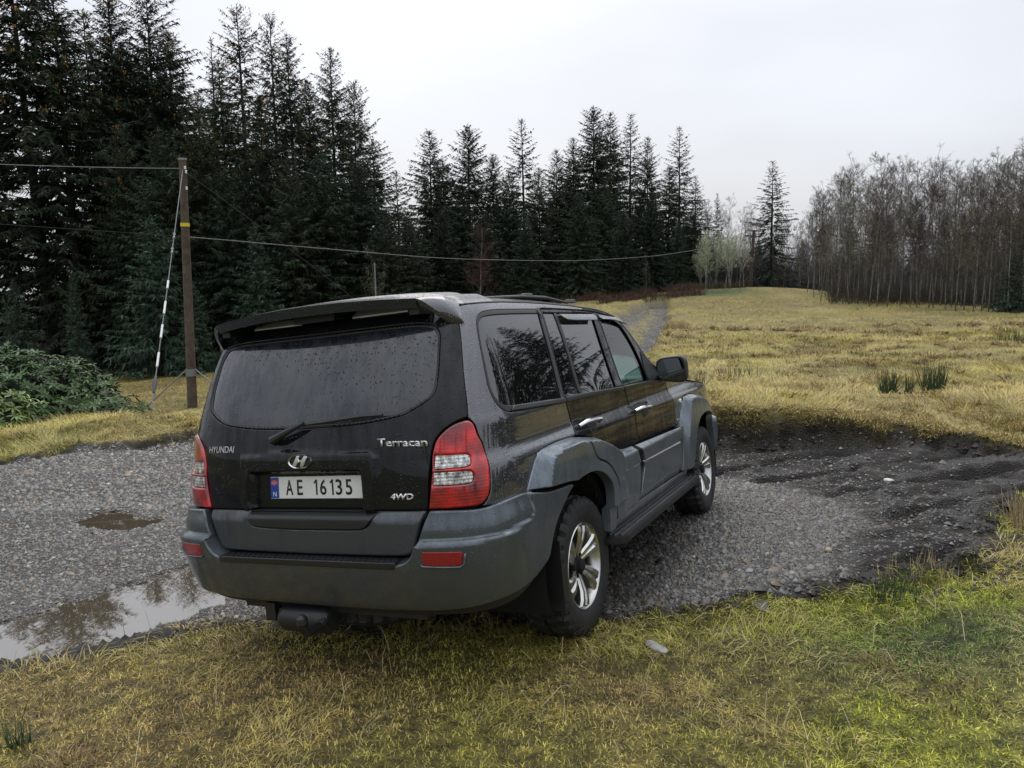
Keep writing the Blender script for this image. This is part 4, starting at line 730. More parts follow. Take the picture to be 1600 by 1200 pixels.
def chaikin(L, it=2, ang=42):
    L = [np.array(p, float) for p in L]
    for _ in range(it):
        out = []; n = len(L)
        for i in range(n):
            a, b, c = L[i - 1], L[i], L[(i + 1) % n]
            u = b - a; v = c - b; lu = np.hypot(*u) + 1e-9; lv = np.hypot(*v) + 1e-9
            an = math.degrees(math.acos(np.clip((u @ v) / lu / lv, -1, 1)))
            if an > ang or an < 2: out.append(b)
            else: out += [b - u * .25, b + v * .25]
        L = out
    return np.array(L)
def resample(L, step, closed=True):
    out = []; n = len(L)
    for i in range(n if closed else n - 1):
        a = L[i]; b = L[(i + 1) % n]; k = max(1, int(math.ceil(np.hypot(*(b - a)) / step)))
        for j in range(k): out.append(a + (b - a) * j / k)
    if not closed: out.append(L[-1])
    return np.array(out)
def sym(half):
    """right half listed from the middle top round to the middle bottom -> whole outline"""
    h = [tuple(p) for p in half]
    return h + [(-a, b) for a, b in h[::-1] if abs(a) > 1e-6]
def mir(L): return [(-a, b) for a, b in L]
def panel(name, outer, mat, parent, holes=(), off=0.0, r=.006, th=.02, step=.03, smooth=2, surf=base, ang=42, flange=True):
    loops = []
    for L in [outer] + list(holes):
        L = chaikin(L, smooth, ang) if smooth else np.array(L, float)
        L = resample(L, step); ar = .5 * np.sum(L[:, 0] * np.roll(L[:, 1], -1) - np.roll(L[:, 0], -1) * L[:, 1])
        loops.append(L if ar > 0 else L[::-1])
    out = loops[0]; lo, hi = out.min(0), out.max(0)
    gx = np.arange(lo[0] + step / 2, hi[0], step); gy = np.arange(lo[1] + step / 2, hi[1], step)
    G = np.stack(np.meshgrid(gx, gy), -1).reshape(-1, 2) if len(gx) and len(gy) else np.zeros((0, 2))
    def sd(P):
        s = sdist(P, loops[0])
        for H in loops[1:]: s = np.minimum(s, -sdist(P, H))
        return s
    if len(G): G = G[sd(G) > max(r, .3 * step) + .25 * step]
    ring = []
    if r > 0:
        for k, L in enumerate(loops):
            d = np.roll(L, -1, 0) - np.roll(L, 1, 0); n = np.stack([-d[:, 1], d[:, 0]], 1) / (np.hypot(d[:, 0], d[:, 1])[:, None] + 1e-9)
            if k: n = -n
            for q in ((1.0, .35) if r > .004 else (1.0,)):
                ring.append(L + n * r * q)
        ring = np.concatenate(ring); ring = ring[sd(ring) > r * .25]
    else: ring = np.zeros((0, 2))
    B = np.concatenate(loops); V2 = np.concatenate([B, ring, G])
    edges = []; s0 = 0
    for L in loops:
        n = len(L); edges += [(s0 + i, s0 + (i + 1) % n) for i in range(n)]; s0 += n
    vv, ee, ff, ov, oe, of = delaunay_2d_cdt([Vector(p) for p in V2.tolist()], edges, [], 0, 1e-6)
    vv = np.array([tuple(v) for v in vv]); ff = np.array([list(f) for f in ff if len(f) == 3])
    cen = vv[ff].mean(1); keep = inside(cen, loops[0])
    for H in loops[1:]: keep &= ~inside(cen, H)
    ff = ff[keep]
    offf = off if callable(off) else (lambda P, o=off: np.full(len(P), o))
    def full(t, z):
        t = np.asarray(t, float); z = np.asarray(z, float)
        nb = normal(t, z, surf); P = surf(t, z)
        return P + nb * offf(np.stack([t, z], 1))[:, None]
    d = np.clip(sd(vv), 0, None) if r > 0 else np.full(len(vv), 1.0)
    e = np.where(d < r, r - np.sqrt(np.clip(r * r - (r - d) ** 2, 0, None)), 0) if r > 0 else 0
    nrm = normal(vv[:, 0], vv[:, 1], full); P = full(vv[:, 0], vv[:, 1]) - nrm * np.reshape(e, (-1, 1))
    # outward tilt of the normals near the rim
    if r > 0:
        h = .001; gx_ = (sd(vv + [h, 0]) - sd(vv - [h, 0])) / (2 * h); gy_ = (sd(vv + [0, h]) - sd(vv - [0, h])) / (2 * h)
        ta = surf(vv[:, 0] + .002, vv[:, 1]) - surf(vv[:, 0] - .002, vv[:, 1]); tb = surf(vv[:, 0], vv[:, 1] + .002) - surf(vv[:, 0], vv[:, 1] - .002)
        ta /= np.linalg.norm(ta, axis=1, keepdims=True) + 1e-9; tb /= np.linalg.norm(tb, axis=1, keepdims=True) + 1e-9
        o = -(ta * gx_[:, None] + tb * gy_[:, None]); w = np.clip(1 - d / r, 0, 1)[:, None] * .75
        nn = nrm * (1 - w) + o * w; nn /= np.linalg.norm(nn, axis=1, keepdims=True) + 1e-9
    else: nn = nrm
    A, Bq, C = P[ff[:, 0]], P[ff[:, 1]], P[ff[:, 2]]
    fl = np.einsum('ij,ij->i', np.cross(Bq - A, C - A), nrm[ff[:, 0]]) < 0
    ff[fl] = ff[fl][:, ::-1]
    V = [P]; NN = [nn]; F = ff.tolist(); n0 = len(P)
    if flange and th > 0:
        for k, L in enumerate(loops):
            n = len(L); PP = full(L[:, 0], L[:, 1]); nb = normal(L[:, 0], L[:, 1], full); top = PP - nb * (r if r > 0 else 0)
            bot = top - nb * th
            dn = np.roll(top, -1, 0) - np.roll(top, 1, 0); on = np.cross(dn, nb); on /= np.linalg.norm(on, axis=1, keepdims=True) + 1e-9
            if k: on = -on if False else on
            V += [top, bot]; NN += [on, on]
            for i in range(n):
                j = (i + 1) % n
                F.append([n0 + i, n0 + j, n0 + n + j, n0 + n + i][::-1] if True else 0)
            n0 += 2 * n
            if k: NN[-1] = -on; NN[-2] = -on
    me = mesh_np(name, np.concatenate(V), F, normals=np.concatenate(NN))
    return link(name, me, mat, parent)
def on_surf(t, z, off=0.0):
    t = np.atleast_1d(np.asarray(t, float)); z = np.atleast_1d(np.asarray(z, float)); return base(t, z) + normal(t, z) * off
def wrap_text(name, txt, t0, z0, width, height, off, mat, parent, font_scale=None, depth=.003, shear=0.0, t1=None, z1=None, bold=0.0):
    cu = bpy.data.curves.new(name, 'FONT'); cu.body = txt; cu.size = 1; cu.shear = shear; cu.extrude = 0; cu.resolution_u = 3; cu.offset = bold
    o = bpy.data.objects.new(name, cu); COL.objects.link(o); bpy.context.view_layer.update()
    me = bpy.data.meshes.new_from_object(o.evaluated_get(bpy.context.evaluated_depsgraph_get())); bpy.data.objects.remove(o); bpy.data.curves.remove(cu)
    bm = bmesh.new(); bm.from_mesh(me)
    bmesh.ops.triangulate(bm, faces=bm.faces[:])
    ex = bmesh.ops.extrude_face_region(bm, geom=bm.faces[:])
    for v in ex['geom']:
        if isinstance(v, bmesh.types.BMVert): v.co.z += 1.0
    bmesh.ops.recalc_face_normals(bm, faces=bm.faces[:])
    bm.to_mesh(me); bm.free()
    V = np.array([v.co[:] for v in me.vertices]); lo = V.min(0); hi = V.max(0)
    u = (V[:, 0] - lo[0]) / (hi[0] - lo[0]); v = (V[:, 1] - lo[1]) / (hi[1] - lo[1])
    t = t0 + u * width; z = z0 + v * height + (u * (z1 - z0) if z1 is not None else 0)
    P = base(t, z) + normal(t, z) * (off + depth * (V[:, 2] > .5))[:, None]
    me.vertices.foreach_set("co", P.astype(np.float32).ravel()); me.update()
    me.name = name
    return link(name, me, mat, parent)

# ---- car materials
def drops_mat(name, col, rough=.25, metal=0.0, coat=1.0, grime=.0, drop=.5, coat_r=.03, gcol=(.05, .048, .045), spec=.25, mudz=None, coat_ior=1.5, dscale=85):
    """wet paint: beads and runs of rain water as relief, road grime as a stain"""
    m, nt, b = new_mat(name); L = nt.links
    b.inputs["Metallic"].default_value = metal; b.inputs["Specular IOR Level"].default_value = spec
    b.inputs["Coat Weight"].default_value = coat; b.inputs["Coat Roughness"].default_value = coat_r
    tcn = nt.nodes.new("ShaderNodeTexCoord"); oc = tcn.outputs["Object"]
    n1 = noise(nt, 3.0, 6, vec=oc, scl=(1, 1, .45), rough=.65); n2 = noise(nt, 22, 5, vec=oc, scl=(1, 1, .12), rough=.7)
    mx = nt.nodes.new("ShaderNodeMath"); mx.operation = 'MULTIPLY'; L.new(n1.outputs[0], mx.inputs[0]); L.new(n2.outputs[0], mx.inputs[1])
    g = nt.nodes.new("ShaderNodeMapRange"); g.inputs[1].default_value = .16; g.inputs[2].default_value = .36; g.inputs[4].default_value = grime; L.new(mx.outputs[0], g.inputs[0])
    b.inputs['Coat IOR'].default_value = coat_ior
    mc = nt.nodes.new("ShaderNodeMix"); mc.data_type = 'RGBA'; mc.inputs[6].default_value = (*col, 1); mc.inputs[7].default_value = (*gcol, 1)
    L.new(g.outputs[0], mc.inputs[0]); col_out = mc.outputs[2]
    if mudz:
        sx = nt.nodes.new("ShaderNodeSeparateXYZ"); L.new(oc, sx.inputs[0]); mz = nt.nodes.new("ShaderNodeMapRange"); mz.inputs[1].default_value = mudz[1]; mz.inputs[2].default_value = mudz[0]; mz.inputs[4].default_value = 1.25; L.new(sx.outputs[2], mz.inputs[0])
        n3 = noise(nt, 7, 6, vec=oc, rough=.7); mm_ = nt.nodes.new("ShaderNodeMath"); mm_.operation = 'MULTIPLY'; L.new(mz.outputs[0], mm_.inputs[0]); L.new(n3.outputs[0], mm_.inputs[1]); mm_.use_clamp = True
        m2 = nt.nodes.new("ShaderNodeMix"); m2.data_type = 'RGBA'; m2.inputs[7].default_value = (.040, .036, .030, 1); L.new(mm_.outputs[0], m2.inputs[0]); L.new(col_out, m2.inputs[6]); col_out = m2.outputs[2]
        mt = nt.nodes.new("ShaderNodeMapRange"); mt.inputs[3].default_value = metal; mt.inputs[4].default_value = 0; L.new(mm_.outputs[0], mt.inputs[0]); L.new(mt.outputs[0], b.inputs["Metallic"])
    L.new(col_out, b.inputs["Base Color"])
    rr = nt.nodes.new("ShaderNodeMapRange"); rr.inputs[3].default_value = rough; rr.inputs[4].default_value = min(1, rough + .45 * (grime > 0)); rr.inputs[2].default_value = max(grime, .01); L.new(g.outputs[0], rr.inputs[0]); L.new(rr.outputs[0], b.inputs["Roughness"])
    cw = nt.nodes.new("ShaderNodeMapRange"); cw.inputs[2].default_value = max(grime, .01); cw.inputs[3].default_value = coat; cw.inputs[4].default_value = coat * .45; L.new(g.outputs[0], cw.inputs[0]); L.new(cw.outputs[0], b.inputs["Coat Weight"])
    if drop:
        vo = nt.nodes.new("ShaderNodeTexVoronoi"); vo.inputs["Scale"].default_value = dscale; vo.inputs["Randomness"].default_value = 1; L.new(oc, vo.inputs["Vector"])
        sz = nt.nodes.new("ShaderNodeSeparateColor"); L.new(vo.outputs["Color"], sz.inputs[0])
        q = nt.nodes.new("ShaderNodeMapRange"); q.inputs[1].default_value = .25; q.inputs[2].default_value = 1.0; q.inputs[3].default_value = .0; q.inputs[4].default_value = .42; L.new(sz.outputs[0], q.inputs[0])
        dv = nt.nodes.new("ShaderNodeMath"); dv.operation = 'SUBTRACT'; L.new(q.outputs[0], dv.inputs[0]); L.new(vo.outputs["Distance"], dv.inputs[1])
        mxx = nt.nodes.new("ShaderNodeMath"); mxx.operation = 'MAXIMUM'; mxx.inputs[1].default_value = 0; L.new(dv.outputs[0], mxx.inputs[0])
        bp = nt.nodes.new("ShaderNodeBump"); bp.inputs["Strength"].default_value = drop; bp.inputs["Distance"].default_value = .012; L.new(mxx.outputs[0], bp.inputs["Height"])
        L.new(bp.outputs[0], b.inputs["Normal"]); L.new(bp.outputs[0], b.inputs["Coat Normal"])
    return m
M_paint = drops_mat("black_paint", (.004, .0045, .006), .35, 0, .8, .45, .55, gcol=(.016, .0165, .018), spec=.05)
M_paint_top = drops_mat("black_paint_wet_sky_tint", (.013, .016, .024), .34, 0, 1.0, .0, 2.2, spec=.5, coat_ior=1.9, dscale=125)  # rain-wet upper panels; bluish sky reflection tinted into the base colour
M_grey = drops_mat("blue_grey_cladding", (.135, .165, .190), .28, .72, .9, .20, .5, gcol=(.06, .068, .072), coat_r=.07, spec=.5, mudz=(.42, .80), coat_ior=1.6)
M_bump = drops_mat("blue_grey_bumper", (.088, .106, .122), .30, .72, .8, .35, .4, gcol=(.05, .056, .057), coat_r=.09, spec=.5, mudz=(.44, .82), coat_ior=1.6)
M_plas = simple("black_plastic", (.012, .012, .013), .42, bump=.15, bs=160)
M_rub = simple("window_rubber", (.014, .014, .015), .38)
M_dark = simple("underbody", (.006, .006, .006), .9)
M_chrome = simple("chrome", (.62, .62, .62), .16, 1.0, bump=.04, bs=30)
M_tyre = simple("tyre_rubber", (.0135, .013, .0125), .62, var=.4, vs_=14, bump=.3, bs=70)
M_alloy = simple("polished_alloy", (.55, .54, .51), .26, 1.0, var=.18, vs_=9, bump=.12, bs=24)
M_seat = simple("seat_cloth", (.05, .05, .055), .9)
M_badge = simple("badge_silver", (.62, .62, .61), .28, .85)
M_white = simple("plate_white", (.66, .66, .62), .35, var=.05, vs_=14)
M_black = simple("plate_black", (.006, .006, .006), .5)
M_blue = simple("plate_blue", (.01, .045, .30), .4)
M_redf = simple("flag_red", (.45, .02, .03), .4)
M_roof = drops_mat("black_roof_wet_sky_tint", (.010, .013, .020), .42, 0, .6, .0, 3.0, spec=.3, coat_ior=1.5, dscale=100, coat_r=.10)  # same black paint, with the bluish sky tint kept in its base
def glass_mat(name, tint, trans, drop=.35, refl=1.0, ior=2.1):
    m, nt, b = new_mat(name); L = nt.links; nt.nodes.remove(b)
    o = nt.nodes["Material Output"]; g = nt.nodes.new("ShaderNodeBsdfGlossy"); g.inputs["Roughness"].default_value = .015; g.inputs["Color"].default_value = (refl, refl, refl, 1)
    t = nt.nodes.new("ShaderNodeBsdfTransparent"); t.inputs[0].default_value = (*tint, 1)
    dk = nt.nodes.new("ShaderNodeBsdfDiffuse"); dk.inputs[0].default_value = (.012, .013, .014, 1)
    mx0 = nt.nodes.new("ShaderNodeMixShader"); mx0.inputs[0].default_value = 1 - trans; L.new(t.outputs[0], mx0.inputs[1]); L.new(dk.outputs[0], mx0.inputs[2])
    fr = nt.nodes.new("ShaderNodeFresnel"); fr.inputs[0].default_value = ior
    mx = nt.nodes.new("ShaderNodeMixShader"); L.new(fr.outputs[0], mx.inputs[0]); L.new(mx0.outputs[0], mx.inputs[1]); L.new(g.outputs[0], mx.inputs[2]); L.new(mx.outputs[0], o.inputs[0])
    if drop:
        tcn = nt.nodes.new("ShaderNodeTexCoord")
        vo = nt.nodes.new("ShaderNodeTexVoronoi"); vo.inputs["Scale"].default_value = 70; L.new(tcn.outputs["Object"], vo.inputs["Vector"])
        sz = nt.nodes.new("ShaderNodeSeparateColor"); L.new(vo.outputs["Color"], sz.inputs[0])
        q = nt.nodes.new("ShaderNodeMapRange"); q.inputs[1].default_value = .55; q.inputs[2].default_value = 1.0; q.inputs[4].default_value = .3; L.new(sz.outputs[0], q.inputs[0])
        dv = nt.nodes.new("ShaderNodeMath"); dv.operation = 'SUBTRACT'; L.new(q.outputs[0], dv.inputs[0]); L.new(vo.outputs["Distance"], dv.inputs[1])
        mm = nt.nodes.new("ShaderNodeMath"); mm.operation = 'MAXIMUM'; mm.inputs[1].default_value = 0; L.new(dv.outputs[0], mm.inputs[0])
        bp = nt.nodes.new("ShaderNodeBump"); bp.inputs["Strength"].default_value = drop; bp.inputs["Distance"].default_value = .012; L.new(mm.outputs[0], bp.inputs["Height"])
        L.new(bp.outputs[0], g.inputs["Normal"]); L.new(bp.outputs[0], fr.inputs["Normal"])
    return m
M_gpriv = glass_mat("privacy_glass", (.10, .10, .11), .55, .5, 1.0)
M_gfront = glass_mat("green_tinted_glass", (.55, .78, .70), 1.0, .35, .95, 1.5)
M_grear = drops_mat("rear_glass_wet", (.010, .012, .017), .12, 0, 1.0, .6, 1.0, gcol=(.020, .026, .038), coat_r=.04, coat_ior=1.65, dscale=95)
M_gband = simple("dark_glass_border", (.005, .005, .006), .12, coat=.5)
M_red, _nt, _b = new_mat("red_lamp_plastic")
_b.inputs["Base Color"].default_value = (.42, .006, .008, 1); _b.inputs["Roughness"].default_value = .25; _b.inputs["Coat Weight"].default_value = 1; _b.inputs["Coat Roughness"].default_value = .04
_b.inputs["Subsurface Weight"].default_value = .0
_t = _nt.nodes.new("ShaderNodeTexCoord"); _br = _nt.nodes.new("ShaderNodeTexBrick"); _br.inputs["Scale"].default_value = 95; _br.offset = 0
_n = noise(_nt, 9, 4, vec=_t.outputs["Object"]); _r = ramp(_nt, _n.outputs[0], [(.36, (.09, .001, .002)), (.5, (.33, .003, .005)), (.66, (.72, .014, .012))]); _nt.links.new(_r.outputs[0], _b.inputs["Base Color"])
_w = _nt.nodes.new("ShaderNodeTexVoronoi"); _w.inputs["Scale"].default_value = 75; _w.inputs["Randomness"].default_value = 0; _nt.links.new(_t.outputs["Object"], _w.inputs["Vector"])
_bp = _nt.nodes.new("ShaderNodeBump"); _bp.inputs["Strength"].default_value = .12; _bp.inputs["Distance"].default_value = .01; _nt.links.new(_w.outputs["Distance"], _bp.inputs["Height"]); _nt.links.new(_bp.outputs[0], _b.inputs["Normal"])
M_clear, _nt, _b = new_mat("clear_lamp_plastic"); _b.inputs["Metallic"].default_value = .35; _b.inputs["Roughness"].default_value = .22; _b.inputs["Coat Weight"].default_value = 1; _b.inputs["Coat Roughness"].default_value = .03
_t = _nt.nodes.new("ShaderNodeTexCoord"); _n = noise(_nt, 42, 4, vec=_t.outputs["Object"], scl=(1, 1, .5), rough=.7); _r = ramp(_nt, _n.outputs[0], [(.33, (.05, .05, .048)), (.47, (.36, .36, .34)), (.62, (.85, .85, .82))]); _nt.links.new(_r.outputs[0], _b.inputs["Base Color"])
_w = _nt.nodes.new("ShaderNodeTexVoronoi"); _w.inputs["Scale"].default_value = 70; _w.inputs["Randomness"].default_value = .2; _nt.links.new(_t.outputs["Object"], _w.inputs["Vector"])
_bp = _nt.nodes.new("ShaderNodeBump"); _bp.inputs["Strength"].default_value = .6; _bp.inputs["Distance"].default_value = .01; _nt.links.new(_w.outputs["Distance"], _bp.inputs["Height"]); _nt.links.new(_bp.outputs[0], _b.inputs["Normal"])
M_refl = simple("red_reflector", (.26, .008, .010), .35, coat=.5, bump=.3, bs=220)

car = empty("car")
tag(car, "black off-road estate car with blue-grey lower cladding, parked half on the gravel, seen from behind", "car")
CAR_M = np.array([[0.44507866, -0.89195389, -0.07951888, -0.38751161], [0.89444408, 0.43850826, 0.0876373, 4.29843325], [-0.04329875, -0.11013068, 0.99297354, -0.25405689], [0, 0, 0, 1]])
car.matrix_world = Matrix(CAR_M.tolist())

def emb(P, L, w, w2=None): return sst(0, w, sdist(P, L))
# ---------------- tailgate
glass_half = [(0, 1.672), (.50, 1.672), (.76, 1.672), (.818, 1.655), (.828, 1.62), (.803, 1.56), (.77, 1.47), (.742, 1.40), (.718, 1.362), (.680, 1.337), (.616, 1.309), (.565, 1.290), (.513, 1.277), (.302, 1.254), (0, 1.249)]
seam = [(.945, 1.70), (.928, 1.626), (.896, 1.526), (.868, 1.42), (.849, 1.30), (.838, 1.256), (.786, 1.244), (.748, 1.227), (.714, 1.206), (.684, 1.180), (.665, 1.148), (.652, 1.108), (.641, 1.069), (.625, 1.015), (.606, .888)]
tg = sym([(0, 1.728), (.5, 1.728), (.90, 1.722)] + seam + [(0, .888)])
recess = [(-.345, 1.062), (.300, 1.058), (.300, .925), (.290, .80), (-.320, .80), (-.348, .925)]
lip = [(-.41, 1.140), (-.19, 1.156), (.19, 1.150), (.36, 1.142), (.398, 1.118), (.376, .93), (.36, .80), (-.38, .80), (-.40, .95)]
def tg_off(P):
    return .016 * emb(P, lip, .018) - .045 * emb(P, recess, .012)
tailgate = panel("tailgate", tg, M_paint, car, holes=[sym(glass_half)], off=tg_off, step=.016, th=.03, ang=50)
inner = lambda k: [(a * (1 - k / .8), 1.46 + (b - 1.46) * (1 - k / .21)) for a, b in glass_half]
panel("window_seal", sym(glass_half), M_rub, tailgate, holes=[sym(inner(.014))], off=-.004, r=.004, th=.01)
rg = panel("rear_window", sym(inner(.007)), M_grear, tailgate, off=-.009, r=.0, th=.01, step=.04)
# licence plate
P0 = on_surf([-.2435, .2735], [.985, .985], .0)
plate = panel("license_plate", [(-.243, .933), (.276, .935), (.276, 1.037), (-.243, 1.035)], M_white, car, off=-.026, r=.002, th=.006, smooth=0)
panel("plate_frame", [(-.262, .905), (.292, .907), (.292, 1.045), (-.262, 1.043)], M_plas, plate, off=-.032, r=.004, th=.01, smooth=0)
panel("country_band", [(-.2415, .936), (-.192, .936), (-.192, 1.033), (-.2415, 1.032)], M_blue, plate, off=-.0255, r=.0, th=.0, smooth=0)
panel("country_flag", [(-.235, .995), (-.199, .995), (-.199, 1.022), (-.235, 1.022)], M_redf, plate, off=-.0248, r=.0, th=.0, smooth=0)
_fl = MB()
for a, b, c, d, w in ((-.235, 1.0055, -.199, 1.0115, 1), (-.2245, .995, -.2185, 1.022, 1)):
    _fl.add(on_surf([a, c, c, a], [b, b, d, d], -.0243), [[0, 1, 2, 3]])
_fl.build("flag_cross", M_white, plate)
_fl = MB()
for a, b, c, d in ((-.235, 1.0070, -.199, 1.0100), (-.223, .995, -.220, 1.022)):
    _fl.add(on_surf([a, c, c, a], [b, b, d, d], -.0238), [[0, 1, 2, 3]])
_fl.build("flag_inner_cross", M_blue, plate)
wrap_text("country_letter", "N", -.227, .944, .020, .022, -.0255, M_white, plate, depth=.0008)
for ch, t0, w in (("A", -.150, .042), ("E", -.084, .032), ("6", .047, .036), ("3", .135, .035), ("5", .189, .035)):
    wrap_text("plate_character", ch, t0, .951, w, .070, -.0255, M_black, plate, depth=.0008, bold=.012)
for _t in (.012, .102):
    panel("plate_character", [(_t + .012, .951), (_t + .0205, .951), (_t + .0205, 1.021), (_t + .0135, 1.021), (_t + .000, 1.008), (_t + .004, 1.002), (_t + .012, 1.009)], M_black, plate, off=-.0247, r=0, th=0, smooth=0)
wrap_text("maker_badge", "HYUNDAI", -.628, 1.155, .178, .030, .001, M_badge, tailgate, depth=.003, bold=.0)
wrap_text("model_badge", "Terracan", .403, 1.158, .243, .034, .001, M_badge, tailgate, depth=.006, z1=1.150, bold=.022)
wrap_text("drive_badge", "4WD", .439, .932, .112, .027, .001, M_badge, tailgate, depth=.005, bold=.03, shear=.15)
# oval emblem with the slanted letter
_e = MB(); a = np.linspace(0, 2 * np.pi, 49)[:-1]; ct, cz = -.021, 1.106; A_, B_ = .069, .0345
for (s0, s1, o0) in ((1, .84, .024),):
    r0 = on_surf(ct + A_ * np.cos(a), cz + B_ * np.sin(a), .010); r1 = on_surf(ct + A_ * .94 * np.cos(a), cz + B_ * .92 * np.sin(a), .026); r2 = on_surf(ct + A_ * .86 * np.cos(a), cz + B_ * .80 * np.sin(a), .022)
    V = np.concatenate([r0, r1, r2]); F = []
    for i in range(2):
        for k in range(48): k2 = (k + 1) % 48; F.append([i * 48 + k, i * 48 + k2, (i + 1) * 48 + k2, (i + 1) * 48 + k])
    _e.add(V, F)
emblem = _e.build("emblem", M_chrome, tailgate, smooth=True)
_e = MB(); _e.add(on_surf(ct + A_ * .87 * np.cos(a), cz + B_ * .82 * np.sin(a), .018), [list(range(48))]); _e.build("emblem_backing", M_black, tailgate)
H = [(-.046, -.024), (-.030, -.024), (-.012, -.007), (.010, -.003), (.012, -.024), (.030, -.024), (.046, .024), (.030, .024), (.012, .007), (-.010, .003), (-.012, .024), (-.030, .024)]
H = [(-.046, -.020), (-.024, -.024), (-.010, -.006), (.006, -.005), (.000, -.026), (.018, -.026), (.046, .020), (.024, .024), (.010, .006), (-.006, .005), (.000, .026), (-.018, .026)]
panel("emblem_letter", [(ct + x, cz + z * .98) for x, z in H], M_chrome, tailgate, off=.024, r=.0025, th=.006, step=.01, smooth=1)
_e = MB(); c0 = on_surf([.348], [1.046], .0)[0]; _e.lathe([(0, .0), (0, .010), (.006, .012), (.012, .012)], 20, 'y'); V = _e.V[0]; _e.V[0] = np.stack([V[:, 1] - .010, V[:, 0], V[:, 2]], 1) + c0; _e.build("tailgate_lock", M_chrome, tailgate, smooth=True)
# lower tailgate cladding with its dark handle insert
ins = [(-.34, .884), (-.345, .85), (-.335, .83), (-.312, .812), (-.07, .806), (.279, .808), (.306, .814), (.331, .829), (.350, .855), (.368, .884)]
low = sym([(0, .885), (.60, .885), (.585, .847), (.565, .79), (.552, .755), (.538, .722), (.515, .703), (.465, .697), (0, .693)])
M_tlow = drops_mat("dirty_tailgate_cladding", (.060, .070, .082), .36, .6, .6, .7, .3, gcol=(.050, .050, .048), coat_r=.15, spec=.5)
tl = panel("tailgate_cladding", low, M_tlow, tailgate, holes=[ins], off=lambda P: .030 - .02 * sst(.85, .885, P[:, 1]), r=.01, th=.05, ang=55)
panel("tailgate_handle_insert", ins, M_plas, tailgate, off=lambda P: .024 + .012 * sst(.865, .85, P[:, 1]) - .03 * sst(.868, .88, P[:, 1]), r=.006, th=.03, step=.012, ang=55)
# ---------------- rear wiper
_w = MB()
def sp(t, z, o): return on_surf([t], [z], o)[0]
_w.tube([sp(-.175, 1.195, .01), sp(-.165, 1.20, .045), sp(-.08, 1.232, .05), sp(.02, 1.268, .045)], [.018, .02, .014, .008], 8)
wip = _w.build("rear_wiper", M_plas, tailgate, smooth=True)
_w = MB(); _w.tube([sp(.0, 1.262, .035), sp(.15, 1.272, .03), sp(.34, 1.286, .028), sp(.46, 1.287, .026)], [.008, .012, .011, .006], 6)
_w.tube([sp(-.06, 1.262, .03), sp(.10, 1.268, .03)], [.007, .008], 6)
_w.build("wiper_blade", M_rub, tailgate, smooth=True)

# ---------------- bumper
K = pch([.42, .455, .49, .56, .64, .72, .76, .90], [.0, .032, .050, .066, .079, .089, .093, .090])
rec = [(.50, .752), (.60, .760), (.80, .760), (1.00, .774), (1.085, .784), (1.108, .80), (1.114, .84), (1.10, .95), (.50, .95)]
def bump_off(P):
    t = np.abs(P[:, 0]); z = P[:, 1]; k = 1 - .50 * sst(.72, 1.15, t)
    s = emb(np.stack([t, z], 1), rec, .010)
    ro = .052 - .018 * sst(.80, .90, z) - .012 * sst(.80, 1.1, t)
    return K(z) * k * (1 - s) + ro * s
bhalf = [(0, .676), (.465, .676), (.50, .682), (.528, .692), (.546, .708), (.560, .728), (.572, .762), (.590, .805), (.609, .856), (.628, .889), (.70, .888), (.80, .882), (.85, .884), (.92, .893), (1.0, .895), (1.08, .893), (1.27, .853), (1.44, .843), (1.53, .840), (1.565, .823),
         (1.52, .812), (1.458, .784), (1.357, .724), (1.294, .659), (1.267, .600), (1.245, .555), (1.19, .535), (1.07, .503), (.893, .500), (.76, .482), (.587, .466), (.372, .457), (0, .450)]
bumper = panel("rear_bumper", sym(bhalf), M_bump, car, off=bump_off, r=.008, th=.085, step=.012, ang=60)
panel("bumper_lower_edge", sym([(0, .452), (.372, .459), (.587, .468), (.76, .484), (.893, .502), (1.07, .505), (1.19, .537), (1.2, .50), (1.07, .455), (.89, .44), (.6, .42), (0, .412)]), M_plas, bumper, off=-.012, r=.0, th=.02)
for s in (1, -1):
    L = [(.606, .735), (.740, .731), (.748, .722), (.742, .682), (.733, .677), (.608, .682), (.602, .690)]
    panel("reflector", L if s > 0 else mir(L), M_refl, bumper, off=lambda P: bump_off(P) + .004, r=.003, th=.012, step=.02, smooth=1)
    L = [(.594, .690), (.600, .676), (.736, .670), (.752, .682), (.757, .722), (.751, .722), (.746, .684), (.734, .676), (.604, .682)]
    panel("reflector_surround", L if s > 0 else mir(L), M_grey, bumper, off=lambda P: bump_off(P) + .010, r=.003, th=.012, step=.02, smooth=0)
panel("step_pad", [(-.491, .662), (.474, .664), (.480, .690), (-.493, .688)], M_plas, bumper, off=.089, r=.004, th=.12, smooth=0)
_s = MB()
for k in range(30):
    for j in range(2):
        c = sp(-.45 + k * .031 + .015 * j, .6905, .075 - j * .028); _s.box(c, (.010, .018, .004))
o = _s.build("step_pad_tread", M_plas, bumper); o["kind"] = "stuff"

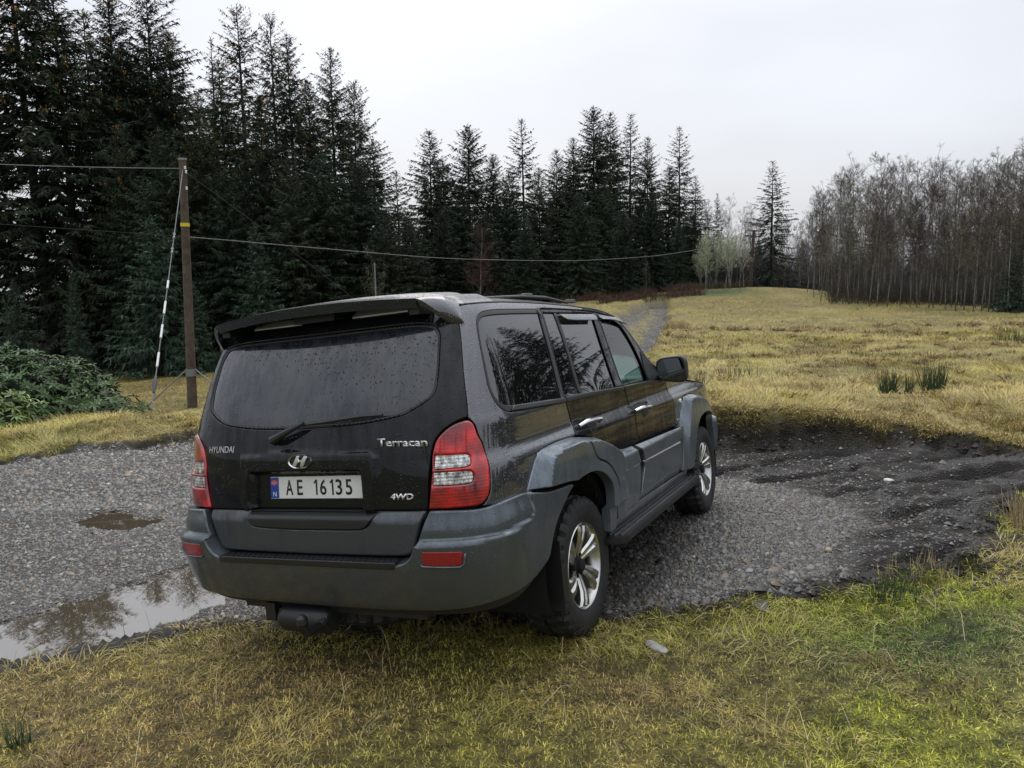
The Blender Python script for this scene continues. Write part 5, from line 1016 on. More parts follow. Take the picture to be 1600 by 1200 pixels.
# ---------------- lamps
lampL = [(.790, 1.239), (.833, 1.244), (.852, 1.227), (.859, 1.200), (.864, 1.175), (.883, 1.136), (.890, 1.086), (.886, 1.050), (.882, .994), (.876, .946), (.857, .911), (.827, .890), (.787, .890), (.735, .890), (.612, .890), (.626, .955), (.647, 1.044), (.657, 1.108), (.671, 1.146), (.690, 1.178), (.719, 1.203), (.751, 1.224)]
l1 = [(.674, 1.109), (.795, 1.105), (.812, 1.098), (.815, 1.087), (.810, 1.062), (.796, 1.054), (.661, 1.055)]
l2 = [(.655, 1.040), (.790, 1.038), (.808, 1.032), (.812, 1.018), (.808, .997), (.793, .986), (.645, .989)]
def fl(L, s): return L if s > 0 else mir(L)
for s in (1, -1):
    lp = panel("tail_lamp", fl(lampL, s), M_red, car, holes=[fl(l1, s), fl(l2, s)], off=.010, r=.012, th=.03, step=.015, ang=60)
    panel("reversing_lens", fl(l1, s), M_clear, lp, off=.0075, r=.002, th=.008, step=.015, smooth=1)
    panel("indicator_lens", fl(l2, s), M_clear, lp, off=.0075, r=.002, th=.008, step=.015, smooth=1)

# ---------------- body side
gut = [(.965, 1.726), (.998, 1.735), (1.20, 1.742), (1.43, 1.747), (1.70, 1.745), (1.96, 1.739), (2.30, 1.726), (2.65, 1.703), (2.80, 1.683), (2.936, 1.655), (3.035, 1.607), (3.121, 1.539), (3.215, 1.449), (3.316, 1.357), (3.439, 1.292), (3.56, 1.235)]
qw_out = [(.990, 1.37), (.996, 1.42), (1.014, 1.54), (1.040, 1.635), (1.062, 1.665), (1.095, 1.687), (1.160, 1.702), (1.350, 1.709), (1.812, 1.709), (1.776, 1.556), (1.762, 1.429), (1.734, 1.281), (1.722, 1.219), (1.540, 1.226), (1.12, 1.241), (1.066, 1.254), (1.028, 1.277), (1.001, 1.317)]
qw_in = [(1.008, 1.371), (1.014, 1.42), (1.028, 1.53), (1.052, 1.625), (1.072, 1.651), (1.105, 1.669), (1.165, 1.679), (1.380, 1.686), (1.779, 1.685), (1.752, 1.582), (1.735, 1.431), (1.708, 1.283), (1.700, 1.245), (1.566, 1.252), (1.15, 1.268), (1.095, 1.274), (1.050, 1.292), (1.019, 1.324)]
dr_seam = [(1.820, 1.712), (1.783, 1.56), (1.768, 1.43), (1.741, 1.28), (1.730, 1.235), (1.735, 1.214), (1.765, 1.150), (1.785, 1.087), (1.755, 1.042)]
door_top = [(1.845, 1.714), (2.042, 1.710), (2.45, 1.700), (2.64, 1.688), (2.80, 1.670), (2.948, 1.645), (3.060, 1.588), (3.149, 1.508), (3.236, 1.42), (3.309, 1.345), (3.40, 1.285), (3.56, 1.222)]
arch_out = [(1.130, .898), (1.149, .914), (1.202, .974), (1.257, 1.026), (1.296, 1.040), (1.366, 1.045), (1.525, 1.050), (1.641, 1.046), (1.735, 1.040)]
for s in (1, -1):
    q = list(seam[::1])[:6] + [(.853, 1.236), (.864, 1.214), (.869, 1.176), (.888, 1.138), (.895, 1.086), (.890, 1.045), (.886, .990), (.881, .94), (.860, .904), (.835, .886), (.92, .880), (1.13, .885)]
    q = q + arch_out[1:] + [(1.755, 1.046)] + dr_seam[::-1][1:] + [(1.845, 1.7165), (2.042, 1.7125), (2.45, 1.7025), (2.64, 1.691), (2.80, 1.673), (2.95, 1.648), (3.063, 1.591), (3.152, 1.511), (3.239, 1.423), (3.312, 1.348), (3.403, 1.288), (3.56, 1.226)] + gut[::-1]
    qp = panel("rear_quarter_panel", fl(q, s), M_paint_top, car, holes=[fl(qw_out, s)], step=.02, r=.004, th=.03, ang=50)
    panel("window_seal", fl(qw_out, s), M_rub, qp, holes=[fl(qw_in, s)], off=.001, r=.004, th=.012, step=.03)
    panel("side_window", fl(qw_in, s), M_gpriv, qp, off=-.006, r=0, th=.004, step=.05)
    # rear door
    rd = [(1.827, 1.708), (1.790, 1.56), (1.775, 1.43), (1.748, 1.28), (1.736, 1.236), (1.741, 1.216), (1.771, 1.152), (1.791, 1.087), (1.765, 1.045), (1.956, 1.010), (2.106, .966), (2.236, .914), (2.359, .866), (2.70, .855), (2.733, .90), (2.738, .955), (2.730, 1.034), (2.698, 1.168), (2.640, 1.215), (2.620, 1.40), (2.618, 1.55), (2.628, 1.684), (2.45, 1.697), (2.042, 1.707)]
    hol = [(1.842, 1.690), (2.555, 1.682), (2.527, 1.55), (2.528, 1.40), (2.535, 1.24), (2.520, 1.220), (2.00, 1.240), (1.755, 1.248), (1.792, 1.47)]
    door = panel("rear_door", fl(rd, s), M_paint, car, holes=[fl(hol, s)], step=.022, r=.004, th=.03, ang=50)
    panel("fixed_window", fl([(1.846, 1.686), (1.990, 1.684), (1.978, 1.47), (1.962, 1.27), (1.960, 1.243), (1.758, 1.252), (1.796, 1.47)], s), M_gpriv, door, off=-.010, r=0, th=.004, smooth=0, step=.05)
    panel("door_window", fl([(2.022, 1.682), (2.551, 1.678), (2.523, 1.55), (2.524, 1.40), (2.531, 1.243), (2.515, 1.224), (1.990, 1.242), (2.008, 1.44)], s), M_gpriv, door, off=-.010, r=0, th=.004, smooth=0, step=.05)
    panel("window_divider", fl([(1.988, 1.690), (2.024, 1.690), (2.010, 1.44), (1.992, 1.238), (1.958, 1.238), (1.976, 1.44)], s), M_rub, door, off=-.004, r=.003, th=.01, smooth=0)
    panel("window_deflector", fl([(2.032, 1.680), (2.566, 1.674), (2.525, 1.628), (2.075, 1.634), (2.055, 1.650)], s), M_paint_top, door, off=lambda P: .006 + .020 * sst(1.68, 1.64, P[:, 1]), r=.003, th=.003, smooth=1)
    hr = [(1.980, 1.126), (2.065, 1.122), (2.115, 1.090), (2.078, 1.047), (2.046, 1.022), (1.971, 1.018), (1.953, 1.060), (1.968, 1.094)]
    panel("handle_recess", fl(hr, s), M_black, door, off=.0015, r=.001, th=.001, smooth=1)
    # front door
    fd = [(2.636, 1.683), (2.80, 1.665), (2.944, 1.640), (3.056, 1.584), (3.145, 1.505), (3.232, 1.418), (3.305, 1.342), (3.396, 1.282), (3.560, 1.217), (3.590, 1.172), (3.618, 1.10), (3.655, .96), (3.650, .842), (2.712, .860), (2.741, .90), (2.746, .955), (2.738, 1.034), (2.706, 1.170), (2.648, 1.217), (2.628, 1.40), (2.626, 1.55)]
    fh = [(2.652, 1.648), (2.793, 1.640), (2.935, 1.618), (3.010, 1.577), (3.075, 1.501), (3.137, 1.400), (3.168, 1.306), (3.172, 1.212), (2.660, 1.221), (2.650, 1.378), (2.645, 1.55)]
    fdoor = panel("front_door", fl(fd, s), M_paint, car, holes=[fl(fh, s)], step=.022, r=.004, th=.03, ang=50)
    panel("door_window", fl(fh, s), M_gfront, fdoor, off=-.012, r=0, th=.003, smooth=0, step=.05)
    panel("window_deflector", fl([(2.630, 1.672), (2.762, 1.664), (2.928, 1.646), (3.071, 1.590), (2.965, 1.612), (2.80, 1.630), (2.650, 1.636)], s), M_paint_top, fdoor, off=lambda P: .006 + .016 * sst(1.66, 1.63, P[:, 1]), r=.003, th=.003, smooth=1)
    panel("mirror_mount", fl([(3.175, 1.30), (3.215, 1.41), (3.31, 1.33), (3.42, 1.265), (3.50, 1.225), (3.175, 1.212)], s), M_plas, fdoor, off=.008, r=.004, th=.01, smooth=0)
    panel("handle_recess", fl([(2.935, 1.090), (3.015, 1.086), (3.043, 1.060), (3.010, 1.004), (2.915, .993), (2.865, 1.034), (2.90, 1.06)], s), M_black, fdoor, off=.0015, r=.001, th=.001, smooth=1)
    for d, (ta, tb, za) in ((door, (1.83, 2.095, 1.075)), (fdoor, (2.73, 2.99, 1.050))):
        h = MB(); h.tube([on_surf([s * ta], [za], .012)[0], on_surf([s * (ta + .05)], [za - .001], .040)[0], on_surf([s * (ta + .13)], [za - .004], .047)[0], on_surf([s * (tb - .03)], [za - .008], .044)[0], on_surf([s * tb], [za - .01], .012)[0]], [.010, .0135, .0145, .0135, .008], 8)
        h.build("door_handle", M_chrome, d, smooth=True)
    # belt mouldings
    b1 = [(1.105, 1.247), (1.135, 1.244), (1.54, 1.228), (1.722, 1.221), (1.728, 1.248), (1.56, 1.254), (1.16, 1.270), (1.10, 1.276)]
    panel("waist_moulding", fl([(1.120, 1.243), (1.54, 1.2255), (1.728, 1.217), (1.731, 1.242), (1.56, 1.248), (1.15, 1.266)], s), M_rub, qp, off=.010, r=.005, th=.02, smooth=0)
    panel("waist_moulding", fl([(1.742, 1.217), (2.0, 1.213), (2.640, 1.197), (2.640, 1.219), (2.0, 1.240), (1.74, 1.247)], s), M_rub, door, off=.010, r=.005, th=.02, smooth=0)
    panel("waist_moulding", fl([(2.650, 1.197), (3.10, 1.184), (3.50, 1.172), (3.52, 1.190), (3.18, 1.208), (2.650, 1.219)], s), M_rub, fdoor, off=.010, r=.005, th=.02, smooth=0)
    # claddings ---------------------------------------------------------------
    cr_l = [(1.255, .60), (1.255, .885), (1.296, .969), (1.320, .996), (1.352, 1.006), (1.452, 1.018), (1.662, 1.018), (1.739, 1.012), (1.95, .985), (2.10, .94), (2.23, .886), (2.30, .845), (2.35, .80), (2.35, .60)]
    A_up = np.array(arch_out + [(1.956, 1.010), (2.106, .966), (2.236, .914), (2.359, .866), (2.42, .82)], float)
    def arch_off(P, A_up=A_up, cr_l=np.array(cr_l)):
        p = np.stack([np.abs(P[:, 0]), P[:, 1]], 1)
        ins_ = inside(p, cr_l); d1 = seg_dist(p, A_up, False); d2 = seg_dist(p, cr_l, False)
        f = np.where(ins_, 1.0, d1 / (d1 + d2 + 1e-6))
        return .006 + .060 * f ** 1.1
    aq = [(1.130, .894)] + arch_out[1:-1] + [(1.700, 1.043), (1.735, 1.036), (1.775, 1.007), (1.814, .961), (1.840, .918), (1.885, .892), (1.975, .866), (2.055, .826), (2.120, .764), (2.142, .742), (2.165, .693), (2.166, .636), (2.150, .526), (2.12, .47), (2.047, .467), (2.073, .618), (2.080, .69), (2.045, .755), (1.955, .812), (1.846, .845), (1.737, .856), (1.630, .853), (1.567, .846), (1.517, .858), (1.291, .876), (1.13, .890)]
    panel("rear_arch_cladding", fl(aq, s), M_grey, qp, off=arch_off, r=.005, th=.05, step=.011, ang=50)
    # rear door cladding
    dc = [(1.745, 1.036), (1.83, 1.026), (1.956, 1.008), (2.106, .964), (2.236, .912), (2.359, .864), (2.590, .858), (2.668, .738), (2.660, .66), (2.595, .520), (2.17, .514), (2.176, .636), (2.175, .70), (2.150, .750), (2.128, .772), (2.063, .832), (1.980, .873), (1.893, .899), (1.850, .924), (1.824, .964), (1.783, 1.010)]
    def dc_off(P):
        p = np.stack([np.abs(P[:, 0]), P[:, 1]], 1); o = arch_off(P); w = sst(2.25, 2.42, p[:, 0])
        g = .012 + .030 * sst(.86, .825, p[:, 1]) - .010 * sst(.752, .742, p[:, 1])
        return o * (1 - w) + g * w
    c = panel("rear_door_cladding", fl(dc, s), M_grey, door, off=dc_off, r=.005, th=.03, step=.011, ang=50)
    panel("bright_strip", fl([(2.315, .742), (2.40, .758), (2.612, .755), (2.640, .740), (2.615, .736), (2.41, .738)], s), M_badge, door, off=.040, r=.004, th=.012, smooth=0)
    fc = [(2.650, .854), (3.640, .834), (3.664, .79), (3.672, .74), (3.672, .66), (3.640, .56), (3.596, .505), (2.680, .512), (2.640, .522), (2.69, .62), (2.752, .70), (2.740, .75), (2.722, .80)]
    fo = lambda P: .012 + .030 * sst(.858, .82, P[:, 1]) - .010 * sst(.745, .735, P[:, 1]) - .02 * sst(.56, .50, P[:, 1])
    panel("front_door_cladding", fl(fc, s), M_grey, fdoor, off=fo, r=.005, th=.03, step=.012, ang=50)
    panel("bright_strip", fl([(2.708, .745), (3.610, .732), (3.606, .716), (2.738, .728)], s), M_badge, fdoor, off=.040, r=.004, th=.012, smooth=0)
    # sill
    panel("sill", fl([(2.047, .467), (2.12, .50), (2.17, .508), (2.60, .512), (3.60, .497), (3.70, .50), (3.86, .52), (3.80, .455), (3.70, .41), (2.12, .44)], s), M_grey, car, off=lambda P: .018 - .03 * sst(.47, .41, P[:, 1]), r=.004, th=.06, smooth=0)
    # front fender
    ff_ = [(3.600, 1.174), (3.80, 1.172), (4.10, 1.135), (4.40, 1.10), (4.80, 1.055), (5.20, 1.01), (5.38, .985), (5.42, .90), (5.40, .76), (5.0, .74), (4.70, .90), (4.56, .93), (4.51, .955), (4.34, 1.000), (4.144, 1.026), (3.97, 1.031), (3.876, 1.018), (3.812, .918), (3.754, .845), (3.66, .845), (3.665, .96), (3.628, 1.10)]
    fen = panel("front_fender", fl(ff_, s), M_paint_top, car, step=.03, r=.004, th=.03, ang=55)
    fcr = np.array([(3.78, .45), (3.80, .735), (3.820, .763), (3.905, .901), (3.942, .985), (3.985, .998), (4.144, .995), (4.30, .975), (4.45, .93), (4.55, .86), (4.62, .75), (4.62, .45)])
    fup = np.array([(3.72, .76), (3.758, .836), (3.816, .912), (3.880, 1.015), (3.973, 1.029), (4.144, 1.025), (4.342, .998), (4.521, .95), (4.64, .89), (4.75, .80), (4.85, .70)])
    def f_off(P, a=fup, b=fcr):
        p = np.stack([np.abs(P[:, 0]), P[:, 1]], 1); i_ = inside(p, b); d1 = seg_dist(p, a, False); d2 = seg_dist(p, b, False)
        o = .006 + .056 * np.where(i_, 1.0, d1 / (d1 + d2 + 1e-6)); w = sst(3.78, 3.70, p[:, 0])
        return o * (1 - w) + .038 * w
    fa = [(3.652, .834), (3.758, .838), (3.816, .914), (3.880, 1.015), (3.973, 1.029), (4.144, 1.025), (4.342, .998), (4.521, .95), (4.64, .89), (4.75, .80), (4.95, .73), (4.95, .47), (4.83, .47), (4.80, .60), (4.72, .73), (4.60, .81), (4.48, .845), (4.373, .855), (4.25, .85), (4.15, .83), (4.05, .765), (3.98, .68), (3.935, .60), (3.90, .53), (3.86, .50), (3.70, .50), (3.615, .515), (3.66, .58), (3.686, .66), (3.688, .76)]
    panel("front_arch_cladding", fl(fa, s), M_grey, fen, off=f_off, r=.005, th=.05, step=.012, ang=50)
    mk = MB(); mk.lathe([(-.004, .022), (.010, .019), (.014, .010), (.014, .0)], 16, 'y'); V = mk.V[0]; c = on_surf([s * 3.829], [.998], 0)[0]
    mk.V[0] = V * [1.5, -s, 1] + c; mk.build("side_repeater", M_clear, fen, smooth=True)
    # front corner: bumper, headlamp
    panel("front_bumper", fl([(4.965, .73), (5.40, .755), (5.95 if False else 5.9, .755), (5.9, .42), (5.4, .42), (4.965, .45)], s), M_bump, car, off=.055, r=.012, th=.06, smooth=0, step=.04)
    panel("headlamp", fl([(5.405, .97), (5.405, .77), (5.72, .77), (5.72, .95)], s), M_clear, car, off=.006, r=.01, th=.03, smooth=1, step=.04)
panel("engine_turbo_badge", [(3.694, .868), (3.792, .862), (3.794, .876), (3.698, .884)], M_badge, car, off=.003, r=.001, th=.004, smooth=0)
# ---------------- roof, glass house front, bonnet
def gutter_line(u):
    """right-hand edge of roof / windscreen / bonnet, u = running parameter"""
    L = np.array([(.945, 1.715), (.998, 1.738), (1.20, 1.745), (1.43, 1.750), (1.70, 1.748), (1.96, 1.742), (2.30, 1.729), (2.65, 1.706), (2.80, 1.686), (2.936, 1.658)])
    return np.stack([np.interp(u, np.linspace(0, 1, len(L)), L[:, i]) for i in (0, 1)], 1)
def loft(name, edge_tz, bow, crown, mat, parent, nx=41, extra=None, p=2.2, shift=0.0, flat=2.0):
    E = base(edge_tz[:, 0], edge_tz[:, 1]); n = len(E); s = np.linspace(-1, 1, nx)
    bow = np.broadcast_to(bow, (n,)); crown = np.broadcast_to(crown, (n,))
    X = E[:, 0][:, None] + bow[:, None] * (1 - np.abs(s) ** flat)[None]; Y = E[:, 1][:, None] * -s[None]; Z = E[:, 2][:, None] + crown[:, None] * (1 - np.abs(s) ** p)[None] + shift
    if extra is not None: Z = Z + extra(X, Y)
    V = np.stack([X, Y, Z], -1).reshape(-1, 3); i, j = np.meshgrid(np.arange(n - 1), np.arange(nx - 1), indexing='ij'); a = i * nx + j
    F = np.stack([a, a + nx, a + nx + 1, a + 1], -1).reshape(-1, 4)
    me = mesh_np(name, V, F, smooth=True)
    if np.mean([pp.normal.z for pp in me.polygons]) < 0: me.flip_normals()
    return link(name, me, mat, parent)
def roof_extra(X, Y):
    ay = np.abs(Y)
    plate = .034 * sst(.55, .42, ay + .10 * sst(-.45, -.75, X)) * sst(-.16, -.30, X) * sst(-.83, -.72, X)
    rail = .030 * np.exp(-((ay - .615) / .045) ** 2) * sst(-.80, -.66, X) * (1 - .72 * sst(-.42, -.30, X)) * sst(1.05, .75, X)
    groove = -.010 * np.exp(-((ay - .52) / .02) ** 2) * sst(-.35, -.2, X) * sst(.95, .8, X)
    return plate + rail + groove
gu = gutter_line(np.linspace(0, 1, 90))
roof = loft("roof", gu, np.interp(np.linspace(0, 1, 90), [0, .12, .5, .85, 1], [-.05, -.02, 0, .03, .10]), np.interp(np.linspace(0, 1, 90), [0, .1, .4, .9, 1], [.045, .055, .062, .05, .040]), M_roof, car, nx=101, extra=roof_extra, p=2.6)
_g = MB()
for s in (1, -1):
    L = resample(np.array(gut[1:10]), .05, False); P = on_surf(s * L[:, 0], L[:, 1] + .002, -.002); _g.tube(P, .005, 6)
_g.build("roof_gutter", M_rub, roof, smooth=True)
for s in (1, -1):
    _g = MB(); _g.tube([(-.33, -s * .600, 1.775), (0.1, -s * .600, 1.790), (.45, -s * .597, 1.788), (.80, -s * .585, 1.762)], [.010, .010, .010, .008], 8); rl = _g.build("roof_rail", M_plas, roof, smooth=True)
    for x in (.22, .85):
        _g = MB(); _g.box((x, -s * .585, 1.800 - .028 * (x > .5)), (.12, .045, .022), taper=.7); _g.build("rail_bracket", M_plas, rl, bevel=.006)
ws_e = np.array([(2.945, 1.652), (3.04, 1.605), (3.125, 1.537), (3.22, 1.447), (3.32, 1.355), (3.445, 1.29), (3.60, 1.20)])
loft("windscreen", resample(ws_e, .06, False), np.interp(np.linspace(0, 1, len(resample(ws_e, .06, False))), [0, 1], [.11, .24]), .03, M_gfront, car, p=2.4)
hd_e = np.array([(3.605, 1.186), (3.80, 1.180), (4.10, 1.143), (4.40, 1.108), (4.80, 1.062), (5.20, 1.015), (5.385, .975)])
he = resample(hd_e, .08, False); k_ = np.linspace(0, 1, len(he))
loft("bonnet", he, np.interp(k_, [0, .5, 1], [.22, .20, .22]), np.interp(k_, [0, .3, 1], [.035, .06, .02]), M_paint, car, p=2.5)
_g = MB(); _g.box((3.52, 0, .88), (.10, .95, .20)); gr = _g.build("grille", M_black, car, bevel=.01)
for k in range(5): _g = MB(); _g.box((3.575, 0, .80 + k * .038), (.02, .90, .012)); _g.build("grille_bar", M_chrome, gr)
# ---------------- inner shell that closes the body behind the panel gaps
_ish = MB()
ts = np.linspace(-T3, T3, 420); zs = np.linspace(.50, 1.20, 24); TT, ZZ = np.meshgrid(ts, zs); P = base(TT, ZZ) - normal(TT, ZZ) * .04
xx, zz2 = P[..., 0], P[..., 2]
blk = (np.hypot(xx + .08, (zz2 - .42)) < .43) | (np.hypot(xx - 2.66, zz2 - .42) < .44)
blk |= (xx > 1.85) & (zz2 > 1.10 - .13 * (xx - 1.85))
n_, m_ = TT.shape; idx = np.arange(n_ * m_).reshape(n_, m_); F = []
for i in range(n_ - 1):
    for j in range(m_ - 1):
        if not (blk[i, j] or blk[i + 1, j + 1] or blk[i, j + 1] or blk[i + 1, j]): F.append([idx[i, j], idx[i, j + 1], idx[i + 1, j + 1], idx[i + 1, j]])
link("inner_shell", mesh_np("inner_shell", P.reshape(-1, 3), F), M_dark, car)
for cx in (-.06, 2.68):
    for s in (1, -1):
        _c = MB()
        a = np.linspace(-.35, np.pi + .35, 24); V = []; F = []
        for y in (.50, .885):
            V += [(cx + .445 * math.cos(q), -s * y, .42 + .445 * math.sin(q)) for q in a]
        for k in range(23): F.append([k, k + 1, 24 + k + 1, 24 + k])
        F.append(list(range(24))); _c.add(V, F); _c.build("wheel_housing", M_dark, car)
_c = MB(); _c.box((1.25, 0, .50), (4.3, 1.0, .10)); _c.box((1.3, 0, .53), (1.9, 1.70, .06)); _c.box((-.70, 0, .58), (.5, 1.20, .16)); _c.box((3.2, 0, .52), (.6, 1.3, .1))
_c.tube([(0, -.65, .37), (0, .65, .37)], .045, 10); _c.lathe([(-.12, .04), (-.09, .12), (.09, .12), (.12, .04)], 16, 'y', (0, .1, .37)); _c.tube([(2.75, -.65, .37), (2.75, .65, .37)], .03, 8)
_c.box((-.55, .35, .46), (.55, .5, .20)); _c.build("chassis", M_dark, car)
# exhaust silencer + tow bar under the tail
_c = MB(); _c.tube([(-.98, -.02, .365), (-.98, .0, .365), (-.98, .24, .365), (-.98, .27, .368), (-.98, .285, .37)], [.05, .066, .066, .052, .02], 20); _c.tube([(-.95, .36, .40), (-.6, .36, .45)], .03, 8)
_c.build("rear_silencer", M_plas, car, smooth=True)
_c = MB(); _c.box((-.93, 0, .43), (.07, 1.05, .07)); _c.tube([(-.95, .0, .42), (-1.05, .0, .36), (-1.14, 0, .36), (-1.16, 0, .40)], [.022, .022, .022, .020], 10); _c.tube([(-1.16, 0, .39), (-1.16, 0, .41), (-1.16, 0, .435), (-1.16, 0, .45)], [.018, .027, .025, .010], 12)
_c.box((-1.0, .325, .392), (.03, .06, .085)); _c.build("tow_bar", M_plas, car, smooth=False)
# ---------------- spoiler: a wing above the tailgate carried by three feet
def wing():
    nx_, nr = 61, 9; V = []; s = np.linspace(-1, 1, nx_)
    for j in range(nr):
        q = j / (nr - 1)                        # 0 trailing edge .. 1 leading edge
        for a in s:
            A = abs(a); y = .585 * a; e = sst(.86, 1, A)
            xt = -.955 + .060 * A ** 2.4; zt = 1.797 - .024 * A ** 2
            xl = -.735; zl = 1.792 - .05 * A ** 2.2
            x = xt + (xl - xt) * q; z = zt + (zl - zt) * q + .016 * math.sin(math.pi * q)
            V.append((x, y, z))
    V = np.array(V); idx = np.arange(nr * nx_).reshape(nr, nx_); F = []
    for j in range(nr - 1):
        for i in range(nx_ - 1): F.append([idx[j, i], idx[j, i + 1], idx[j + 1, i + 1], idx[j + 1, i]])
    n0 = len(V); B = V.copy(); B[:, 2] -= .020 + .022 * np.clip(1 - np.repeat(np.linspace(0, 1, nr), nx_) * 1.0, 0, 1); B[:, 0] += .012
    F += [[f[0] + n0, f[3] + n0, f[2] + n0, f[1] + n0] for f in F]
    for i in range(nx_ - 1): F.append([idx[0, i + 1], idx[0, i], idx[0, i] + n0, idx[0, i + 1] + n0]); F.append([idx[-1, i], idx[-1, i + 1], idx[-1, i + 1] + n0, idx[-1, i] + n0])
    return np.concatenate([V, B]), F
V, F = wing(); wg = link("roof_spoiler", mesh_np("roof_spoiler", V, F, smooth=True), M_roof, car)
wg.data.set_sharp_from_angle(angle=R_(35))
# the swept side fins of the spoiler, down to the tips
for s in (1, -1):
    rows = []
    for q in np.linspace(0, 1, 15):
        # outer edge follows the tailgate seam line, inner/rear edge sweeps down from the wing corner
        zt = 1.773 - .137 * q ** 1.15; xr = -.895 + .145 * q ** 1.5; yr = .585 + .120 * q ** .75
        po = on_surf([s * (.985 - .035 * q)], [1.742 - .102 * q], .006)[0]
        rows.append(((xr, -s * yr, zt), tuple(po)))
    V = []; F = []; nn = 8
    for a, b in rows:
        a = np.array(a); b = np.array(b)
        for k in range(nn): f = k / (nn - 1); V.append(a + (b - a) * f + np.array([-.0, -s * .012, .014]) * math.sin(math.pi * f))
    n0 = len(V); V += [v + np.array([.012, s * .010, -.018]) for v in V[:n0]]
    for i in range(14):
        for k in range(nn - 1):
            a = i * nn + k; F.append([a, a + 1, a + nn + 1, a + nn]); F.append([n0 + a, n0 + a + nn, n0 + a + nn + 1, n0 + a + 1])
        F.append([i * nn, (i + 1) * nn, n0 + (i + 1) * nn, n0 + i * nn])
    me = mesh_np("spoiler_fin", V, F, smooth=True); bm = bmesh.new(); bm.from_mesh(me); bmesh.ops.recalc_face_normals(bm, faces=bm.faces[:]); bm.to_mesh(me); bm.free(); me.set_sharp_from_angle(angle=R_(40))
    link("spoiler_fin", me, M_paint_top, wg)
for y, w in ((0, .24), (.555, .05), (-.555, .05)): _c = MB(); _c.box((-.80, y, 1.752 - .020 * (y != 0)), (.14, w, .05)); _c.build("spoiler_foot", M_black, wg)
M_slot = simple("sky_glint_pale", (.72, .74, .78), .25, .0, coat=1)  # pale strips: sky reflection in the spoiler gaps painted as a light colour
for y0 in (.15, -.46):
    _c = MB(); _c.add([(-.775, y0, 1.736), (-.775, y0 + .31, 1.736), (-.735, y0 + .31, 1.762), (-.735, y0, 1.762)], [[0, 1, 2, 3]]); _c.add([(-.776, y0, 1.728), (-.776, y0 + .31, 1.728), (-.776, y0 + .31, 1.735), (-.776, y0, 1.735)], [[0, 1, 2, 3]])
    _c.build("spoiler_gap_glint", M_slot, wg)
# ---------------- mirrors
for s in (1, -1):
    c = np.array([1.70, -s * .962, 1.262]); mb = MB(); rows = []
    for q, (dx, sc) in enumerate(((-.052, .96), (-.048, 1.0), (-.02, 1.03), (.02, 1.0), (.06, .86), (.09, .62), (.105, .30))):
        a = np.linspace(0, 2 * np.pi, 29)[:-1]; ca, sa = np.cos(a), np.sin(a); n = 4.2
        r = (np.abs(ca) ** n + np.abs(sa) ** n) ** (-1 / n)
        rows.append(np.stack([np.full(28, dx), .104 * sc * r * ca * (1 - .10 * (sa * -s * 0)), .088 * sc * r * sa * (1 + .12 * ca * -s) + .006 * ca], 1))
    V = np.concatenate(rows) + c; F = [[i * 28 + k, i * 28 + (k + 1) % 28, (i + 1) * 28 + (k + 1) % 28, (i + 1) * 28 + k] for i in range(6) for k in range(28)]
    F.append([6 * 28 + k for k in range(28)]); F.append(list(range(28))[::-1]); mb.add(V, F)
    mr = mb.build("door_mirror", M_plas, car, smooth=True)
    g = MB(); g.add(rows[1] * [1, .88, .86] + c + [-.0058, 0, 0], [list(range(28))[::-1]]); M_mir = simple("mirror_glass", (.30, .33, .34), .03, 1.0) if s == 1 else M_mir
    g.build("mirror_glass", M_mir, mr)
    g = MB(); g.tube([c + [0, s * .08, -.03], c + [-.01, s * .13, -.045], c + [-.02, s * .165, -.05]], [.045, .04, .05], 10); g.build("mirror_arm", M_plas, mr, smooth=True)
# ---------------- side steps
for s in (1, -1):
    b = MB(); y0, y1 = .84, 1.00
    prof = [(.10, .93), (.12, 1.0 - .02), (.20, 1.0), (1.85, 1.0), (1.97, .975), (2.02, .93)]
    xs = [p[0] for p in prof]; V = []; n = len(prof)
    for z in (.435, .395):
        for x, y in prof: V.append((x + .17, -s * y, z + (.0 if z > .4 else .0)))
        for x, y in prof: V.append((x + .17, -s * .80, z))
    F = []
    for i in range(n - 1):
        F.append([i, i + 1, n + i + 1, n + i]); F.append([2 * n + i, 3 * n + i, 3 * n + i + 1, 2 * n + i + 1]); F.append([i, 2 * n + i, 2 * n + i + 1, i + 1])
    F += [[0, n, 3 * n, 2 * n], [n - 1, 3 * n - 1, 4 * n - 1, 2 * n - 1][::1]]
    b.add(V, F); me_ = b.build("side_step", M_plas, car)
    bm = bmesh.new(); bm.from_mesh(me_.data); bmesh.ops.recalc_face_normals(bm, faces=bm.faces[:]); bmesh.ops.bevel(bm, geom=[e for e in bm.edges if e.calc_length() > .02], offset=.006, segments=2, affect='EDGES', clamp_overlap=True); bm.to_mesh(me_.data); bm.free()
    M_tread = simple("wet_step_tread", (.10, .10, .10), .24, coat=1) if s == 1 else M_tread
    b = MB()
    for k in range(58):
        for j in range(4):
            x = .33 + k * .030 + (.012 if j % 2 else 0); y = -s * (.865 + j * .034); b.box((x, y, .4385), (.020, .012, .007), Matrix.Rotation(R_(35 if j % 2 else -35), 3, 'Z'))
    b.build("step_tread", M_tread, me_)["kind"] = "stuff"
    for bx_ in (.45, 1.8): b = MB(); b.box((bx_, -s * .8, .41), (.05, .2, .03)); b.build("step_bracket", M_dark, me_)
